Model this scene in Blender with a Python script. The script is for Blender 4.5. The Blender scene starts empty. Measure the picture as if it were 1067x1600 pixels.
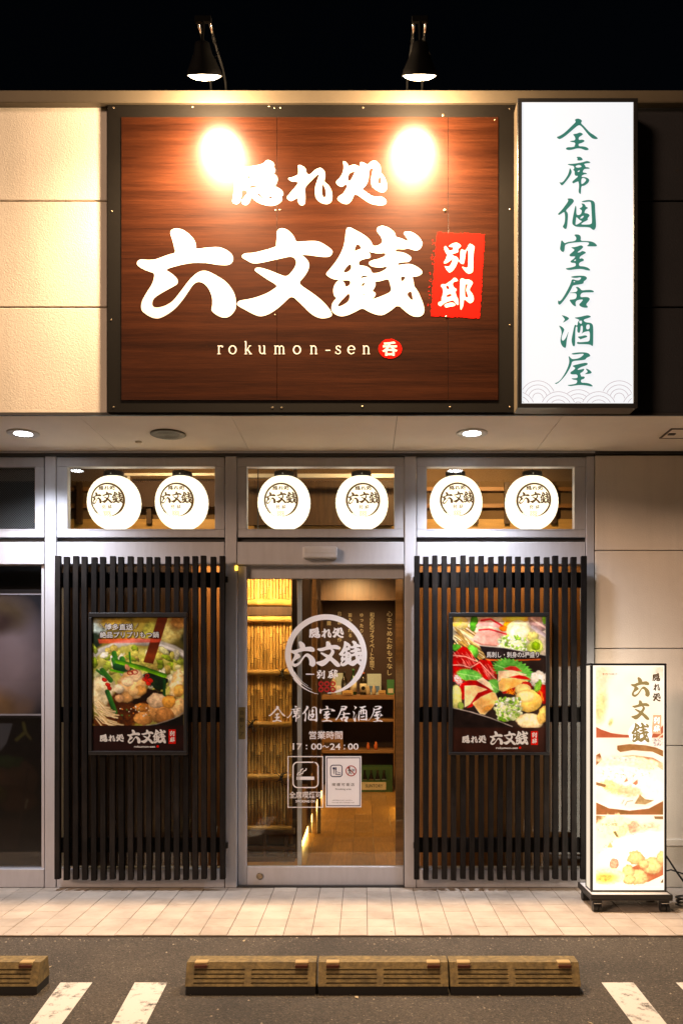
import bpy, bmesh, math, random
import numpy as np
from mathutils import Vector, Matrix
from mathutils.geometry import tessellate_polygon

random.seed(7)
SC = bpy.context.scene
COL = SC.collection
R = math.radians

# ------------------------------------------------------------------ camera
F, D, EZ, VX, VY = 1336.0, 5.5, 1.387, 568.0, 1050.0      # focal (photo px), distance to shopfront, eye height, vanishing point
cam = bpy.data.cameras.new('camera')
cam.sensor_fit = 'VERTICAL'; cam.sensor_height = 36.0
cam.lens = F / 1600 * 36.0
cam.shift_x = -(VX - 533.5) / 1600
cam.shift_y = (VY - 800) / 1600
cam.clip_start = 0.05; cam.clip_end = 600
camo = bpy.data.objects.new('camera', cam); COL.objects.link(camo)
camo.location = (0, -D, EZ); camo.rotation_euler = (R(90), 0, 0)
SC.camera = camo

# ------------------------------------------------------------------ night sky
w = bpy.data.worlds.new('World'); SC.world = w; w.use_nodes = True
nt = w.node_tree
sky = nt.nodes.new('ShaderNodeTexSky'); sky.sky_type = 'NISHITA'; sky.sun_disc = False
SUN_EL, SUN_ROT = R(20), R(226)                                     # faint glow of the street behind the camera
sky.sun_elevation = SUN_EL; sky.sun_rotation = SUN_ROT
bg = nt.nodes['Background']; bg.inputs['Strength'].default_value = 0.0004
nt.links.new(sky.outputs[0], bg.inputs['Color'])

sun = bpy.data.lights.new('sun', 'SUN'); sun.energy = 1.35; sun.angle = R(14); sun.color = (1.0, 0.65, 0.44)
suno = bpy.data.objects.new('sun', sun); COL.objects.link(suno)
sd = Vector((math.sin(SUN_ROT) * math.cos(SUN_EL), math.cos(SUN_ROT) * math.cos(SUN_EL), math.sin(SUN_EL)))   # towards the light
suno.rotation_euler = (-sd).to_track_quat('-Z', 'Y').to_euler()

# ------------------------------------------------------------------ exposure / render
SC.view_settings.view_transform = 'Standard'; SC.view_settings.look = 'None'
SC.view_settings.gamma = 1; SC.view_settings.exposure = 0.35
SC.render.engine = 'CYCLES'
SC.cycles.use_denoising = True
SC.cycles.sample_clamp_indirect = 6.0
SC.cycles.max_bounces = 8; SC.cycles.transparent_max_bounces = 16
SC.cycles.caustics_reflective = False; SC.cycles.caustics_refractive = False
FLOOD_BULB_W, FLOOD_W, DOWN_W = 125.0, 450.0, 165.0
WARM = (1.0, 0.68, 0.39); COOL = (0.86, 0.90, 1.0)

# ------------------------------------------------------------------ helpers
def X(px, Y): return (px - VX) / F * (Y + D)
def Z(py, Y): return EZ - (py - VY) / F * (Y + D)
def P(px, py, Y): return (X(px, Y), Y, Z(py, Y))
def G(px, py, z0=0.0):
    d = (EZ - z0) * F / (py - VY)
    return ((px - VX) / F * d, d - D, z0)

def tag(o, label, cat, group=None, kind=None):
    if label: o['label'] = label
    if cat: o['category'] = cat
    if group: o['group'] = group
    if kind: o['kind'] = kind
    return o

WLOC = {}
def thing(name, loc, label, cat, group=None, parent=None):
    o = bpy.data.objects.new(name, None); COL.objects.link(o)
    o.empty_display_size = 0.1
    o.location = Vector(loc) - (WLOC[parent.name] if parent else Vector((0, 0, 0)))
    o.parent = parent
    WLOC[o.name] = Vector(loc)
    if label: tag(o, label, cat, group)
    return o

_CB = {}
def chamfer_geom(sx, sy, sz, c, seg=1):
    k = (round(sx, 5), round(sy, 5), round(sz, 5), c, seg)
    if k not in _CB:
        bm = bmesh.new(); bmesh.ops.create_cube(bm, size=1.0)
        for v in bm.verts: v.co = Vector((v.co.x * sx, v.co.y * sy, v.co.z * sz))
        bmesh.ops.bevel(bm, geom=list(bm.edges), offset=c, segments=seg, affect='EDGES', profile=0.5)
        bm.verts.ensure_lookup_table(); bm.verts.index_update()
        _CB[k] = ([tuple(v.co) for v in bm.verts], [[v.index for v in f.verts] for f in bm.faces])
        bm.free()
    return _CB[k]

class MB:
    def __init__(s): s.v = []; s.f = []; s.c = None
    def add(s, vs, fs):
        n = len(s.v); s.v += [tuple(v) for v in vs]; s.f += [[i + n for i in f] for f in fs]; return s
    def box(s, x0, x1, y0, y1, z0, z1, c=0.0, seg=1):
        x0, x1 = min(x0, x1), max(x0, x1); y0, y1 = min(y0, y1), max(y0, y1); z0, z1 = min(z0, z1), max(z0, z1)
        if c > 0:
            c = min(c, 0.45 * min(x1 - x0, y1 - y0, z1 - z0))
            vs, fs = chamfer_geom(x1 - x0, y1 - y0, z1 - z0, c, seg)
            m = ((x0 + x1) / 2, (y0 + y1) / 2, (z0 + z1) / 2)
            return s.add([(a + m[0], b + m[1], d + m[2]) for a, b, d in vs], fs)
        return s.add([(x0, y0, z0), (x1, y0, z0), (x1, y1, z0), (x0, y1, z0), (x0, y0, z1), (x1, y0, z1), (x1, y1, z1), (x0, y1, z1)],
                     [[0, 3, 2, 1], [4, 5, 6, 7], [0, 1, 5, 4], [1, 2, 6, 5], [2, 3, 7, 6], [3, 0, 4, 7]])
    def pbox(s, px0, px1, py0, py1, Yf, Yb, c=0.0, seg=1):          # front rectangle given in photo pixels on the plane Yf
        return s.box(X(px0, Yf), X(px1, Yf), Yf, Yb, Z(py1, Yf), Z(py0, Yf), c, seg)
    def cyl(s, p0, p1, r0, r1=None, n=14, caps=True):
        p0 = Vector(p0); p1 = Vector(p1); r1 = r0 if r1 is None else r1
        d = (p1 - p0).normalized(); a = d.orthogonal().normalized(); b = d.cross(a)
        vs = []
        for p, r in ((p0, r0), (p1, r1)):
            for k in range(n):
                t = 2 * math.pi * k / n; vs.append(p + a * (r * math.cos(t)) + b * (r * math.sin(t)))
        fs = [[k, (k + 1) % n, n + (k + 1) % n, n + k] for k in range(n)]
        if caps: fs += [list(range(n))[::-1], list(range(n, 2 * n))]
        return s.add(vs, fs)
    def lathe(s, o, prof, n=20, axis=(0, 0, 1)):
        o = Vector(o); d = Vector(axis).normalized(); a = d.orthogonal().normalized(); b = d.cross(a)
        vs = []
        for r, h in prof:
            for k in range(n):
                t = 2 * math.pi * k / n; vs.append(o + d * h + a * (r * math.cos(t)) + b * (r * math.sin(t)))
        fs = []
        for j in range(len(prof) - 1):
            for k in range(n): fs.append([j * n + k, j * n + (k + 1) % n, (j + 1) * n + (k + 1) % n, (j + 1) * n + k])
        fs += [list(range(n))[::-1], list(range((len(prof) - 1) * n, len(prof) * n))]
        return s.add(vs, fs)
    def tube(s, pts, r, n=8):
        pts = [Vector(p) for p in pts]; vs = []; fs = []
        a = None
        for i, p in enumerate(pts):
            d = (pts[min(i + 1, len(pts) - 1)] - pts[max(i - 1, 0)]).normalized()
            a = d.orthogonal().normalized() if a is None else (a - d * a.dot(d)).normalized()
            b = d.cross(a)
            for k in range(n):
                t = 2 * math.pi * k / n; vs.append(p + a * (r * math.cos(t)) + b * (r * math.sin(t)))
        for i in range(len(pts) - 1):
            for k in range(n): fs.append([i * n + k, i * n + (k + 1) % n, (i + 1) * n + (k + 1) % n, (i + 1) * n + k])
        fs += [list(range(n))[::-1], list(range((len(pts) - 1) * n, len(pts) * n))]
        return s.add(vs, fs)
    def flat(s, shape, Y):                                            # 2D shape (photo px, y down) onto the plane Yf
        vs, fs = shape
        return s.add([P(a, b, Y) for a, b in vs], fs)
    def mesh(s, name, origin, smooth=False):
        m = bpy.data.meshes.new(name)
        m.from_pydata([(a - origin[0], b - origin[1], c - origin[2]) for a, b, c in s.v], [], s.f)
        if smooth: m.polygons.foreach_set('use_smooth', [True] * len(m.polygons))
        m.update(); return m
    def build(s, name, mat, parent=None, smooth=False):
        a = np.array(s.v)
        lo, hi = a.min(0), a.max(0)
        o = Vector(((lo[0] + hi[0]) / 2, (lo[1] + hi[1]) / 2, lo[2]))
        m = s.mesh(name, o, smooth); m.materials.append(mat)
        ob = bpy.data.objects.new(name, m); COL.objects.link(ob)
        ob.location = o - (WLOC[parent.name] if parent else Vector((0, 0, 0)))
        ob.parent = parent; WLOC[ob.name] = o
        return ob

def share(ob, name, world, parent=None, rot=(0, 0, 0), scale=(1, 1, 1)):      # another object on the same mesh
    o = bpy.data.objects.new(name, ob.data if hasattr(ob, 'data') else ob); COL.objects.link(o)
    o.location = Vector(world) - (WLOC[parent.name] if parent else Vector((0, 0, 0)))
    o.rotation_euler = rot; o.scale = scale; o.parent = parent; WLOC[o.name] = Vector(world)
    return o

def copy_tree(o, world, label=None, parent=None):
    c = o.copy(); COL.objects.link(c); c.parent = parent
    if parent is None:
        c.location = world; WLOC[c.name] = Vector(world)
        if label: c['label'] = label
    for ch in o.children: copy_tree(ch, None, None, c)
    return c

# ------------------------------------------------------------------ materials
def _new(name):
    m = bpy.data.materials.new(name); m.use_nodes = True
    return m, m.node_tree, m.node_tree.nodes['Principled BSDF']
def emit(name, col, s):
    m, t, b = _new(name); b.inputs['Base Color'].default_value = (*[c * 0.15 for c in col], 1); b.inputs['Roughness'].default_value = 0.4
    b.inputs['Emission Color'].default_value = (*col, 1); b.inputs['Emission Strength'].default_value = s; return m
def mat(name, col, rough=0.5, metal=0.0, var=0.12, vs=6.0, st=(1, 1, 1), bump=0.0, bs=300.0, bst=(1, 1, 1), rand=0.0, spec=0.5, coat=0.0,
        stain=None, sts=3.0, stamt=0.0, rvar=0.0, stst=(1, 1, 1)):
    m, t, b = _new(name); N = t.nodes.new; L = t.links.new
    geo = N('ShaderNodeNewGeometry')
    def coords(s):
        v = N('ShaderNodeVectorMath'); v.operation = 'MULTIPLY'; v.inputs[1].default_value = s
        L(geo.outputs['Position'], v.inputs[0]); return v.outputs[0]
    def noise(scale, s, det=6, rgh=0.6):
        n = N('ShaderNodeTexNoise'); n.inputs['Scale'].default_value = scale; n.inputs['Detail'].default_value = det
        n.inputs['Roughness'].default_value = rgh
        L(coords(s), n.inputs['Vector']); return n.outputs['Fac']
    c = N('ShaderNodeMix'); c.data_type = 'RGBA'
    c.inputs['A'].default_value = (*[x * (1 - var) for x in col], 1); c.inputs['B'].default_value = (*[min(1, x * (1 + var)) for x in col], 1)
    mr = N('ShaderNodeMapRange'); mr.inputs['From Min'].default_value = 0.3; mr.inputs['From Max'].default_value = 0.7
    nf = noise(vs, st); L(nf, mr.inputs['Value']); L(mr.outputs[0], c.inputs['Factor'])
    out = c.outputs['Result']
    if stain:
        sm = N('ShaderNodeMix'); sm.data_type = 'RGBA'; sm.inputs['B'].default_value = (*stain, 1)
        mr2 = N('ShaderNodeMapRange'); mr2.inputs['From Min'].default_value = 0.5; mr2.inputs['From Max'].default_value = 0.75; mr2.inputs['To Max'].default_value = stamt
        L(noise(sts, stst, 8, 0.65), mr2.inputs['Value']); L(mr2.outputs[0], sm.inputs['Factor']); L(out, sm.inputs['A']); out = sm.outputs['Result']
    if rand:
        oi = N('ShaderNodeObjectInfo'); hv = N('ShaderNodeHueSaturation')
        rr = N('ShaderNodeMapRange'); rr.inputs['To Min'].default_value = 1 - rand; rr.inputs['To Max'].default_value = 1 + rand
        L(oi.outputs['Random'], rr.inputs['Value']); L(rr.outputs[0], hv.inputs['Value']); L(out, hv.inputs['Color']); out = hv.outputs['Color']
    L(out, b.inputs['Base Color'])
    b.inputs['Roughness'].default_value = rough; b.inputs['Metallic'].default_value = metal
    b.inputs['Specular IOR Level'].default_value = spec; b.inputs['Coat Weight'].default_value = coat
    if rvar:
        rm = N('ShaderNodeMapRange'); rm.inputs['To Min'].default_value = max(0.02, rough - rvar); rm.inputs['To Max'].default_value = min(1, rough + rvar)
        L(noise(5.0, (1, 1, 1)), rm.inputs['Value']); L(rm.outputs[0], b.inputs['Roughness'])
    if bump:
        bn = N('ShaderNodeBump'); bn.inputs['Strength'].default_value = bump; bn.inputs['Distance'].default_value = 0.004
        L(noise(bs, bst, 4), bn.inputs['Height']); L(bn.outputs[0], b.inputs['Normal'])
    return m
def glass(name, tint=(0.93, 0.95, 0.94), rough=0.0, f0=0.04):
    m, t, b = _new(name); N = t.nodes.new; L = t.links.new
    tr = N('ShaderNodeBsdfTransparent'); tr.inputs[0].default_value = (*tint, 1)
    gl = N('ShaderNodeBsdfGlossy'); gl.inputs['Roughness'].default_value = rough
    lw = N('ShaderNodeLayerWeight'); lw.inputs['Blend'].default_value = 0.5
    pw = N('ShaderNodeMath'); pw.operation = 'POWER'; pw.inputs[1].default_value = 5.0; L(lw.outputs['Facing'], pw.inputs[0])
    fr = N('ShaderNodeMath'); fr.operation = 'MULTIPLY_ADD'; fr.inputs[1].default_value = 1 - f0; fr.inputs[2].default_value = f0; L(pw.outputs[0], fr.inputs[0])
    mx = N('ShaderNodeMixShader'); L(fr.outputs[0], mx.inputs[0]); L(tr.outputs[0], mx.inputs[1]); L(gl.outputs[0], mx.inputs[2])
    L(mx.outputs[0], t.nodes['Material Output'].inputs['Surface']); return m
def printed(name, emission=0.0, rough=0.3):
    m, t, b = _new(name)
    a = t.nodes.new('ShaderNodeVertexColor'); a.layer_name = 'print'
    t.links.new(a.outputs['Color'], b.inputs['Base Color']); b.inputs['Roughness'].default_value = rough
    if emission:
        b.inputs['Base Color'].default_value = (0.5, 0.5, 0.5, 1)
        t.links.new(a.outputs['Color'], b.inputs['Emission Color']); b.inputs['Emission Strength'].default_value = emission
    return m
def wood_print(name):                                                 # printed horizontal wood grain under a semi-gloss laminate
    m, t, b = _new(name); N = t.nodes.new; L = t.links.new
    geo = N('ShaderNodeNewGeometry')
    def nz(s, sc, det, dist=0.0):
        v = N('ShaderNodeVectorMath'); v.operation = 'MULTIPLY'; v.inputs[1].default_value = s; L(geo.outputs['Position'], v.inputs[0])
        n = N('ShaderNodeTexNoise'); n.inputs['Scale'].default_value = sc; n.inputs['Detail'].default_value = det; n.inputs['Distortion'].default_value = dist
        n.inputs['Roughness'].default_value = 0.65
        L(v.outputs[0], n.inputs['Vector']); return n.outputs['Fac']
    big = nz((0.45, 1, 14), 1.6, 5, 0.5); fine = nz((2.6, 1, 200), 3.0, 7)
    ad = N('ShaderNodeMath'); ad.operation = 'MULTIPLY_ADD'; ad.inputs[1].default_value = 0.5; L(fine, ad.inputs[0])
    hb = N('ShaderNodeMath'); hb.operation = 'MULTIPLY'; hb.inputs[1].default_value = 0.5; L(big, hb.inputs[0]); L(hb.outputs[0], ad.inputs[2])
    cr = N('ShaderNodeValToRGB'); e = cr.color_ramp.elements
    e[0].position = 0.36; e[0].color = (0.011, 0.0030, 0.0012, 1); e[1].position = 0.74; e[1].color = (0.062, 0.0180, 0.0062, 1)
    k = e.new(0.5); k.color = (0.027, 0.0074, 0.0026, 1)
    L(ad.outputs[0], cr.inputs[0]); L(cr.outputs[0], b.inputs['Base Color'])
    b.inputs['Roughness'].default_value = 0.28; b.inputs['Specular IOR Level'].default_value = 0.34
    bn = N('ShaderNodeBump'); bn.inputs['Strength'].default_value = 0.05; bn.inputs['Distance'].default_value = 0.002
    L(fine, bn.inputs['Height']); L(bn.outputs[0], b.inputs['Normal'])
    return m
def asphalt(name):
    m, t, b = _new(name); N = t.nodes.new; L = t.links.new
    geo = N('ShaderNodeNewGeometry')
    vo = N('ShaderNodeTexVoronoi'); vo.inputs['Scale'].default_value = 170; L(geo.outputs['Position'], vo.inputs['Vector'])
    n1 = N('ShaderNodeTexNoise'); n1.inputs['Scale'].default_value = 1.1; n1.inputs['Detail'].default_value = 10; L(geo.outputs['Position'], n1.inputs['Vector'])
    n2 = N('ShaderNodeTexNoise'); n2.inputs['Scale'].default_value = 90; n2.inputs['Detail'].default_value = 4; L(geo.outputs['Position'], n2.inputs['Vector'])
    hs = N('ShaderNodeSeparateColor'); L(vo.outputs['Color'], hs.inputs[0])
    cr = N('ShaderNodeValToRGB'); e = cr.color_ramp.elements
    e[0].position = 0.0; e[0].color = (0.034, 0.028, 0.021, 1); e[1].position = 1.0; e[1].color = (0.23, 0.19, 0.145, 1)
    k = e.new(0.8); k.color = (0.088, 0.071, 0.053, 1)
    k = e.new(0.97); k.color = (0.12, 0.098, 0.074, 1)
    L(hs.outputs[0], cr.inputs[0])
    mx = N('ShaderNodeMix'); mx.data_type = 'RGBA'; mx.blend_type = 'MULTIPLY'; mx.inputs['Factor'].default_value = 1
    cr2 = N('ShaderNodeValToRGB'); cr2.color_ramp.elements[0].position = 0.3; cr2.color_ramp.elements[0].color = (0.50, 0.50, 0.50, 1)
    cr2.color_ramp.elements[1].position = 0.7; cr2.color_ramp.elements[1].color = (1.25, 1.22, 1.16, 1)
    L(n1.outputs['Fac'], cr2.inputs[0]); L(cr.outputs[0], mx.inputs['A']); L(cr2.outputs[0], mx.inputs['B']); L(mx.outputs['Result'], b.inputs['Base Color'])
    b.inputs['Roughness'].default_value = 0.8
    ad = N('ShaderNodeMath'); ad.operation = 'ADD'; L(vo.outputs['Distance'], ad.inputs[0]); L(n2.outputs['Fac'], ad.inputs[1])
    bn = N('ShaderNodeBump'); bn.inputs['Strength'].default_value = 0.7; bn.inputs['Distance'].default_value = 0.006
    L(ad.outputs[0], bn.inputs['Height']); L(bn.outputs[0], b.inputs['Normal'])
    return m
def worn_paint(name):
    m, t, b = _new(name); N = t.nodes.new; L = t.links.new
    geo = N('ShaderNodeNewGeometry')
    n1 = N('ShaderNodeTexNoise'); n1.inputs['Scale'].default_value = 14; n1.inputs['Detail'].default_value = 9; n1.inputs['Roughness'].default_value = 0.75
    L(geo.outputs['Position'], n1.inputs['Vector'])
    cr = N('ShaderNodeValToRGB'); e = cr.color_ramp.elements
    e[0].position = 0.36; e[0].color = (0.07, 0.06, 0.05, 1); e[1].position = 0.47; e[1].color = (0.62, 0.58, 0.52, 1)
    L(n1.outputs['Fac'], cr.inputs[0]); L(cr.outputs[0], b.inputs['Base Color']); b.inputs['Roughness'].default_value = 0.75
    n2 = N('ShaderNodeTexNoise'); n2.inputs['Scale'].default_value = 160; L(geo.outputs['Position'], n2.inputs['Vector'])
    bn = N('ShaderNodeBump'); bn.inputs['Strength'].default_value = 0.5; bn.inputs['Distance'].default_value = 0.004
    L(n2.outputs['Fac'], bn.inputs['Height']); L(bn.outputs[0], b.inputs['Normal'])
    return m

MT = dict(
    stucco=mat('cream_stucco', (0.80, 0.72, 0.62), 0.85, var=0.05, vs=3, bump=0.5, bs=120, stain=(0.52, 0.45, 0.37), sts=1.6, stamt=0.30, stst=(3.5, 3.5, 0.35)),
    darkclad=mat('charcoal_cladding', (0.018, 0.018, 0.020), 0.7, bump=0.5, bs=95),
    joint=mat('joint_sealant', (0.10, 0.085, 0.065), 0.9),
    coping=mat('bronze_coping', (0.115, 0.092, 0.062), 0.5, 0.35, var=0.08, rvar=0.1),
    soffit=mat('soffit_board', (0.88, 0.79, 0.67), 0.8, var=0.04, vs=4, bump=0.15, bs=120, stain=(0.78, 0.69, 0.57), sts=1.5, stamt=0.2),
    alu=mat('anodised_aluminium', (0.54, 0.54, 0.58), 0.5, 0.25, var=0.05, vs=5, st=(6, 1, 1), bump=0.03, bs=300, rvar=0.08, stain=(0.32, 0.31, 0.31), sts=2.5, stamt=0.25),
    aludark=mat('shadow_gap', (0.035, 0.033, 0.032), 0.5),
    slat=mat('black_stained_timber', (0.010, 0.0085, 0.008), 0.62, var=0.45, vs=8, st=(9, 9, 0.8), bump=0.4, bs=60, bst=(6, 6, 0.6), rand=0.45, spec=0.12, stain=(0.030, 0.024, 0.020), sts=7, stamt=0.5),
    lampblack=mat('black_lamp_enamel', (0.003, 0.003, 0.003), 0.7, spec=0.05),
    black=mat('black_metal', (0.016, 0.015, 0.015), 0.35, rvar=0.08),
    signedge=mat('sign_black_border', (0.006, 0.005, 0.004), 0.6, var=0.1, spec=0.1),
    signwood=wood_print('sign_wood_print'),
    white=mat('white_vinyl', (0.70, 0.68, 0.64), 0.35, var=0.02),
    dwhite=mat('white_vinyl_on_glass', (0.90, 0.90, 0.94), 0.5, var=0.02),
    red=mat('red_vinyl', (0.60, 0.008, 0.004), 0.9, var=0.06, spec=0.02),
    dred=mat('deep_red_vinyl', (0.40, 0.012, 0.014), 0.45),
    screw=mat('screw_metal', (0.40, 0.32, 0.22), 0.3, 0.9),
    tile=mat('paving_tile', (0.44, 0.37, 0.305), 0.75, var=0.16, vs=5, bump=0.35, bs=180, rand=0.10, stain=(0.25, 0.195, 0.15), sts=3.2, stamt=0.65),
    grout=mat('tile_grout', (0.15, 0.125, 0.10), 0.95, bump=0.4, bs=200),
    asphalt=asphalt('asphalt'),
    paint=worn_paint('worn_road_paint'),
    stop=mat('recycled_rubber_olive', (0.20, 0.142, 0.054), 0.75, var=0.45, vs=45, bump=0.8, bs=260, stain=(0.065, 0.050, 0.028), sts=11, stamt=0.8),
    stopdark=mat('painted_recess_shade', (0.014, 0.013, 0.012), 0.8),  # dark colour paints the shade in the grooves and below the body
    reflector=mat('amber_reflector', (0.50, 0.36, 0.17), 0.3),
    refl_red=mat('red_reflector_face', (0.10, 0.03, 0.015), 0.4),
    glass=glass('window_glass'),
    darkglass=glass('tinted_glass', (0.86, 0.86, 0.88)),
    lantern=None,
    ink=emit('backlit_brown_ink', (0.17, 0.075, 0.016), 0.6), redink=emit('backlit_orange_ink', (0.75, 0.24, 0.08), 1.0),
    bamboo=mat('bamboo_cane', (0.60, 0.37, 0.105), 0.38, var=0.22, vs=7, st=(3, 3, 0.7), rand=0.22, stain=(0.36, 0.19, 0.04), sts=9, stamt=0.5),
    node=mat('bamboo_node', (0.20, 0.11, 0.03), 0.6),
    rope=mat('black_palm_rope', (0.012, 0.010, 0.009), 0.9),
    dwood=mat('dark_interior_timber', (0.065, 0.032, 0.014), 0.5, var=0.35, vs=6, st=(8, 8, 0.8), bump=0.2, bs=60, bst=(6, 6, 0.6)),
    mwood=mat('warm_interior_timber', (0.30, 0.145, 0.045), 0.5, var=0.25, vs=5, st=(0.8, 8, 8), bump=0.1, bs=60),
    ywood=mat('pale_pine_board', (0.55, 0.33, 0.10), 0.5, var=0.15, vs=5, st=(0.8, 8, 8)),
    plank=mat('oak_floor_plank', (0.36, 0.18, 0.040), 0.3, var=0.3, vs=6, st=(10, 0.9, 1), rand=0.20, stain=(0.18, 0.085, 0.025), sts=3, stamt=0.5),
    plaster=mat('brown_plaster', (0.17, 0.105, 0.05), 0.9, var=0.08, vs=4, bump=0.3, bs=90),
    darkwall=mat('chocolate_wall', (0.050, 0.024, 0.017), 0.7, var=0.1),
    orangeboard=mat('cedar_board', (0.34, 0.145, 0.040), 0.6, var=0.22, vs=5, st=(8, 8, 0.7)),
    ceil=mat('interior_ceiling', (0.34, 0.24, 0.14), 0.9),
    mesh=None,
    gold=mat('brass_tag', (0.32, 0.24, 0.10), 0.45, 0.5),
    crate=mat('green_crate_plastic', (0.034, 0.085, 0.020), 0.5),
    cream=mat('cream_label', (0.62, 0.55, 0.38), 0.6),
    bottle=mat('brown_bottle_glass', (0.020, 0.014, 0.006), 0.12),
    gbottle=mat('green_bottle_glass', (0.015, 0.045, 0.012), 0.12),
    silver=mat('silver_carton', (0.50, 0.58, 0.55), 0.4),
    blue=mat('blue_carton', (0.12, 0.22, 0.40), 0.5),
    carton=mat('green_carton', (0.05, 0.20, 0.06), 0.5),
    ceramic=mat('cream_ceramic', (0.50, 0.38, 0.22), 0.35),
    orange=mat('orange_seal', (0.60, 0.14, 0.03), 0.5),
    rubber=mat('caster_rubber', (0.012, 0.012, 0.013), 0.45),
    steel=mat('caster_steel', (0.45, 0.45, 0.45), 0.25, 1.0),
    navy=mat('navy_ink', (0.012, 0.014, 0.08), 0.5), blackink=mat('black_ink', (0.015, 0.015, 0.017), 0.5),
    maroon=mat('maroon_print', (0.035, 0.012, 0.010), 0.3),
    stone=mat('river_stone', (0.50, 0.40, 0.22), 0.7),
    rocker=mat('grey_plastic', (0.55, 0.55, 0.57), 0.5, var=0.05),
    concrete=mat('building_body', (0.12, 0.11, 0.10), 0.9),
)
def lantern_paper():                                                  # vinyl shade: faint glow of its own plus the light of the bulb inside
    m, t, b = _new('lantern_paper'); N = t.nodes.new; L = t.links.new
    tr = N('ShaderNodeBsdfTranslucent'); tr.inputs[0].default_value = (0.92, 0.84, 0.68, 1)
    em = N('ShaderNodeEmission'); em.inputs[0].default_value = (1.0, 0.89, 0.70, 1); em.inputs[1].default_value = 0.74
    ad = N('ShaderNodeAddShader'); L(tr.outputs[0], ad.inputs[0]); L(em.outputs[0], ad.inputs[1])
    L(ad.outputs[0], t.nodes['Material Output'].inputs['Surface']); return m
MT['lantern'] = lantern_paper()
MT['lens'] = emit('flood_lens', (1.0, 0.78, 0.48), 30)
MT['down'] = emit('downlight_lens', (0.93, 0.96, 1.0), 25)
MT['boxwhite'] = emit('backlit_acrylic', (0.94, 0.965, 1.0), 0.71)
MT['boxgreen'] = emit('backlit_green_print', (0.034, 0.185, 0.140), 0.75)
MT['boxline'] = emit('backlit_line_print', (0.40, 0.34, 0.36), 1.0)
MT['warmbox'] = emit('backlit_warm_acrylic', (1.0, 0.90, 0.74), 1.0)
MT['sideglow'] = emit('backlit_side_strip', (1.0, 0.85, 0.66), 0.65)
MT['olive'] = emit('backlit_olive_print', (0.30, 0.20, 0.07), 1.0)
MT['umber'] = emit('backlit_umber_print', (0.10, 0.05, 0.02), 1.0)
MT['peach'] = emit('backlit_peach_print', (0.90, 0.42, 0.22), 1.0)
MT['palewhite'] = emit('backlit_white_print', (1.0, 0.93, 0.82), 1.2)
MT['rearbox'] = emit('backlit_rear_acrylic', (1.0, 0.86, 0.68), 2.6)
MT['striplight'] = emit('warm_strip_light', (1.0, 0.62, 0.16), 6.0)
MT['amberlamp'] = emit('amber_indicator', (1.0, 0.5, 0.05), 4.0)
MT['pr'] = printed('poster_print', 0.0, 0.28)
MT['prlit'] = printed('backlit_poster_print', 0.8, 0.4)

# ------------------------------------------------------------------ lettering: brush glyphs traced as outlines (zoomed px), then mapped to photo px
def _pts(s): 
    a = [int(x) for x in s.replace(',', ' ').split()]; return [(a[i], a[i + 1]) for i in range(0, len(a), 2)]
def chaikin(p, n=2):
    for _ in range(n):
        q = []
        for i in range(len(p)):
            a, b = p[i], p[(i + 1) % len(p)]
            q.append((0.75 * a[0] + 0.25 * b[0], 0.75 * a[1] + 0.25 * b[1])); q.append((0.25 * a[0] + 0.75 * b[0], 0.25 * a[1] + 0.75 * b[1]))
        p = q
    return p
def tess(rings):
    flat = [q for r in rings for q in r]
    tris = tessellate_polygon([[Vector((a, b, 0)) for a, b in r] for r in rings])
    return flat, [list(t) for t in tris]
def join(*shapes):
    v, f = [], []
    for a, b in shapes:
        n = len(v); v += list(a); f += [[i + n for i in t] for t in b]
    return v, f
def glyph(ox, oy, sc, parts):
    out = []
    for part in parts:
        out.append(tess([[(ox + a / sc, oy + b / sc) for a, b in chaikin(_pts(r))] for r in part]))
    return join(*out)
GL = {}
GL['roku'] = glyph(205, 345, 6.276, [["75 385 105 377 160 383 225 382 290 362 370 330 440 315 425 260 405 180 384 120 395 90 430 73 480 78 530 98 580 140 620 185 637 230 635 278 700 268 780 260 850 257 900 268 960 300 1000 345 1000 395 975 425 935 437 860 433 780 420 730 412 650 412 580 414 500 430 420 450 335 478 390 510 440 550 462 590 455 620 420 643 330 690 240 745 212 780 207 825 225 848 260 852 320 840 370 815 400 795 430 765 490 690 540 620 590 560 640 515 690 490 740 490 790 510 860 550 930 595 985 660 1025 740 1030 830 1025 870 990 920 945 950 890 950 830 920 790 885 788 855 797 830 797 760 780 700 745 640 700 605 660 597 625 610 590 650 540 730 480 810 430 865 370 910 300 950 250 960 190 945 130 905 105 880 97 840 110 780 145 715 190 650 220 590 230 545 225 510 180 500 100 465 62 435 55 410"]])
GL['mon'] = glyph(365, 345, 6.276, [["85 335 115 318 190 315 280 295 420 255 417 230 427 160 422 110 445 78 485 70 530 90 575 130 600 170 612 208 680 202 760 197 825 200 880 225 940 265 972 295 965 325 945 350 900 356 830 350 740 335 660 333 700 360 735 400 742 440 730 490 690 550 635 612 700 660 790 720 870 785 930 850 965 905 962 935 930 950 870 960 810 945 750 905 700 855 640 795 568 732 500 800 420 870 340 920 270 940 210 925 110 870 45 835 32 815 45 790 80 778 150 768 240 745 340 705 400 665 435 636 340 580 260 525 207 490 210 470 235 457 290 465 370 492 450 525 522 552 580 490 610 440 618 395 580 345 480 365 380 388 270 412 200 420 160 405 100 370 82 355"]])
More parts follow.
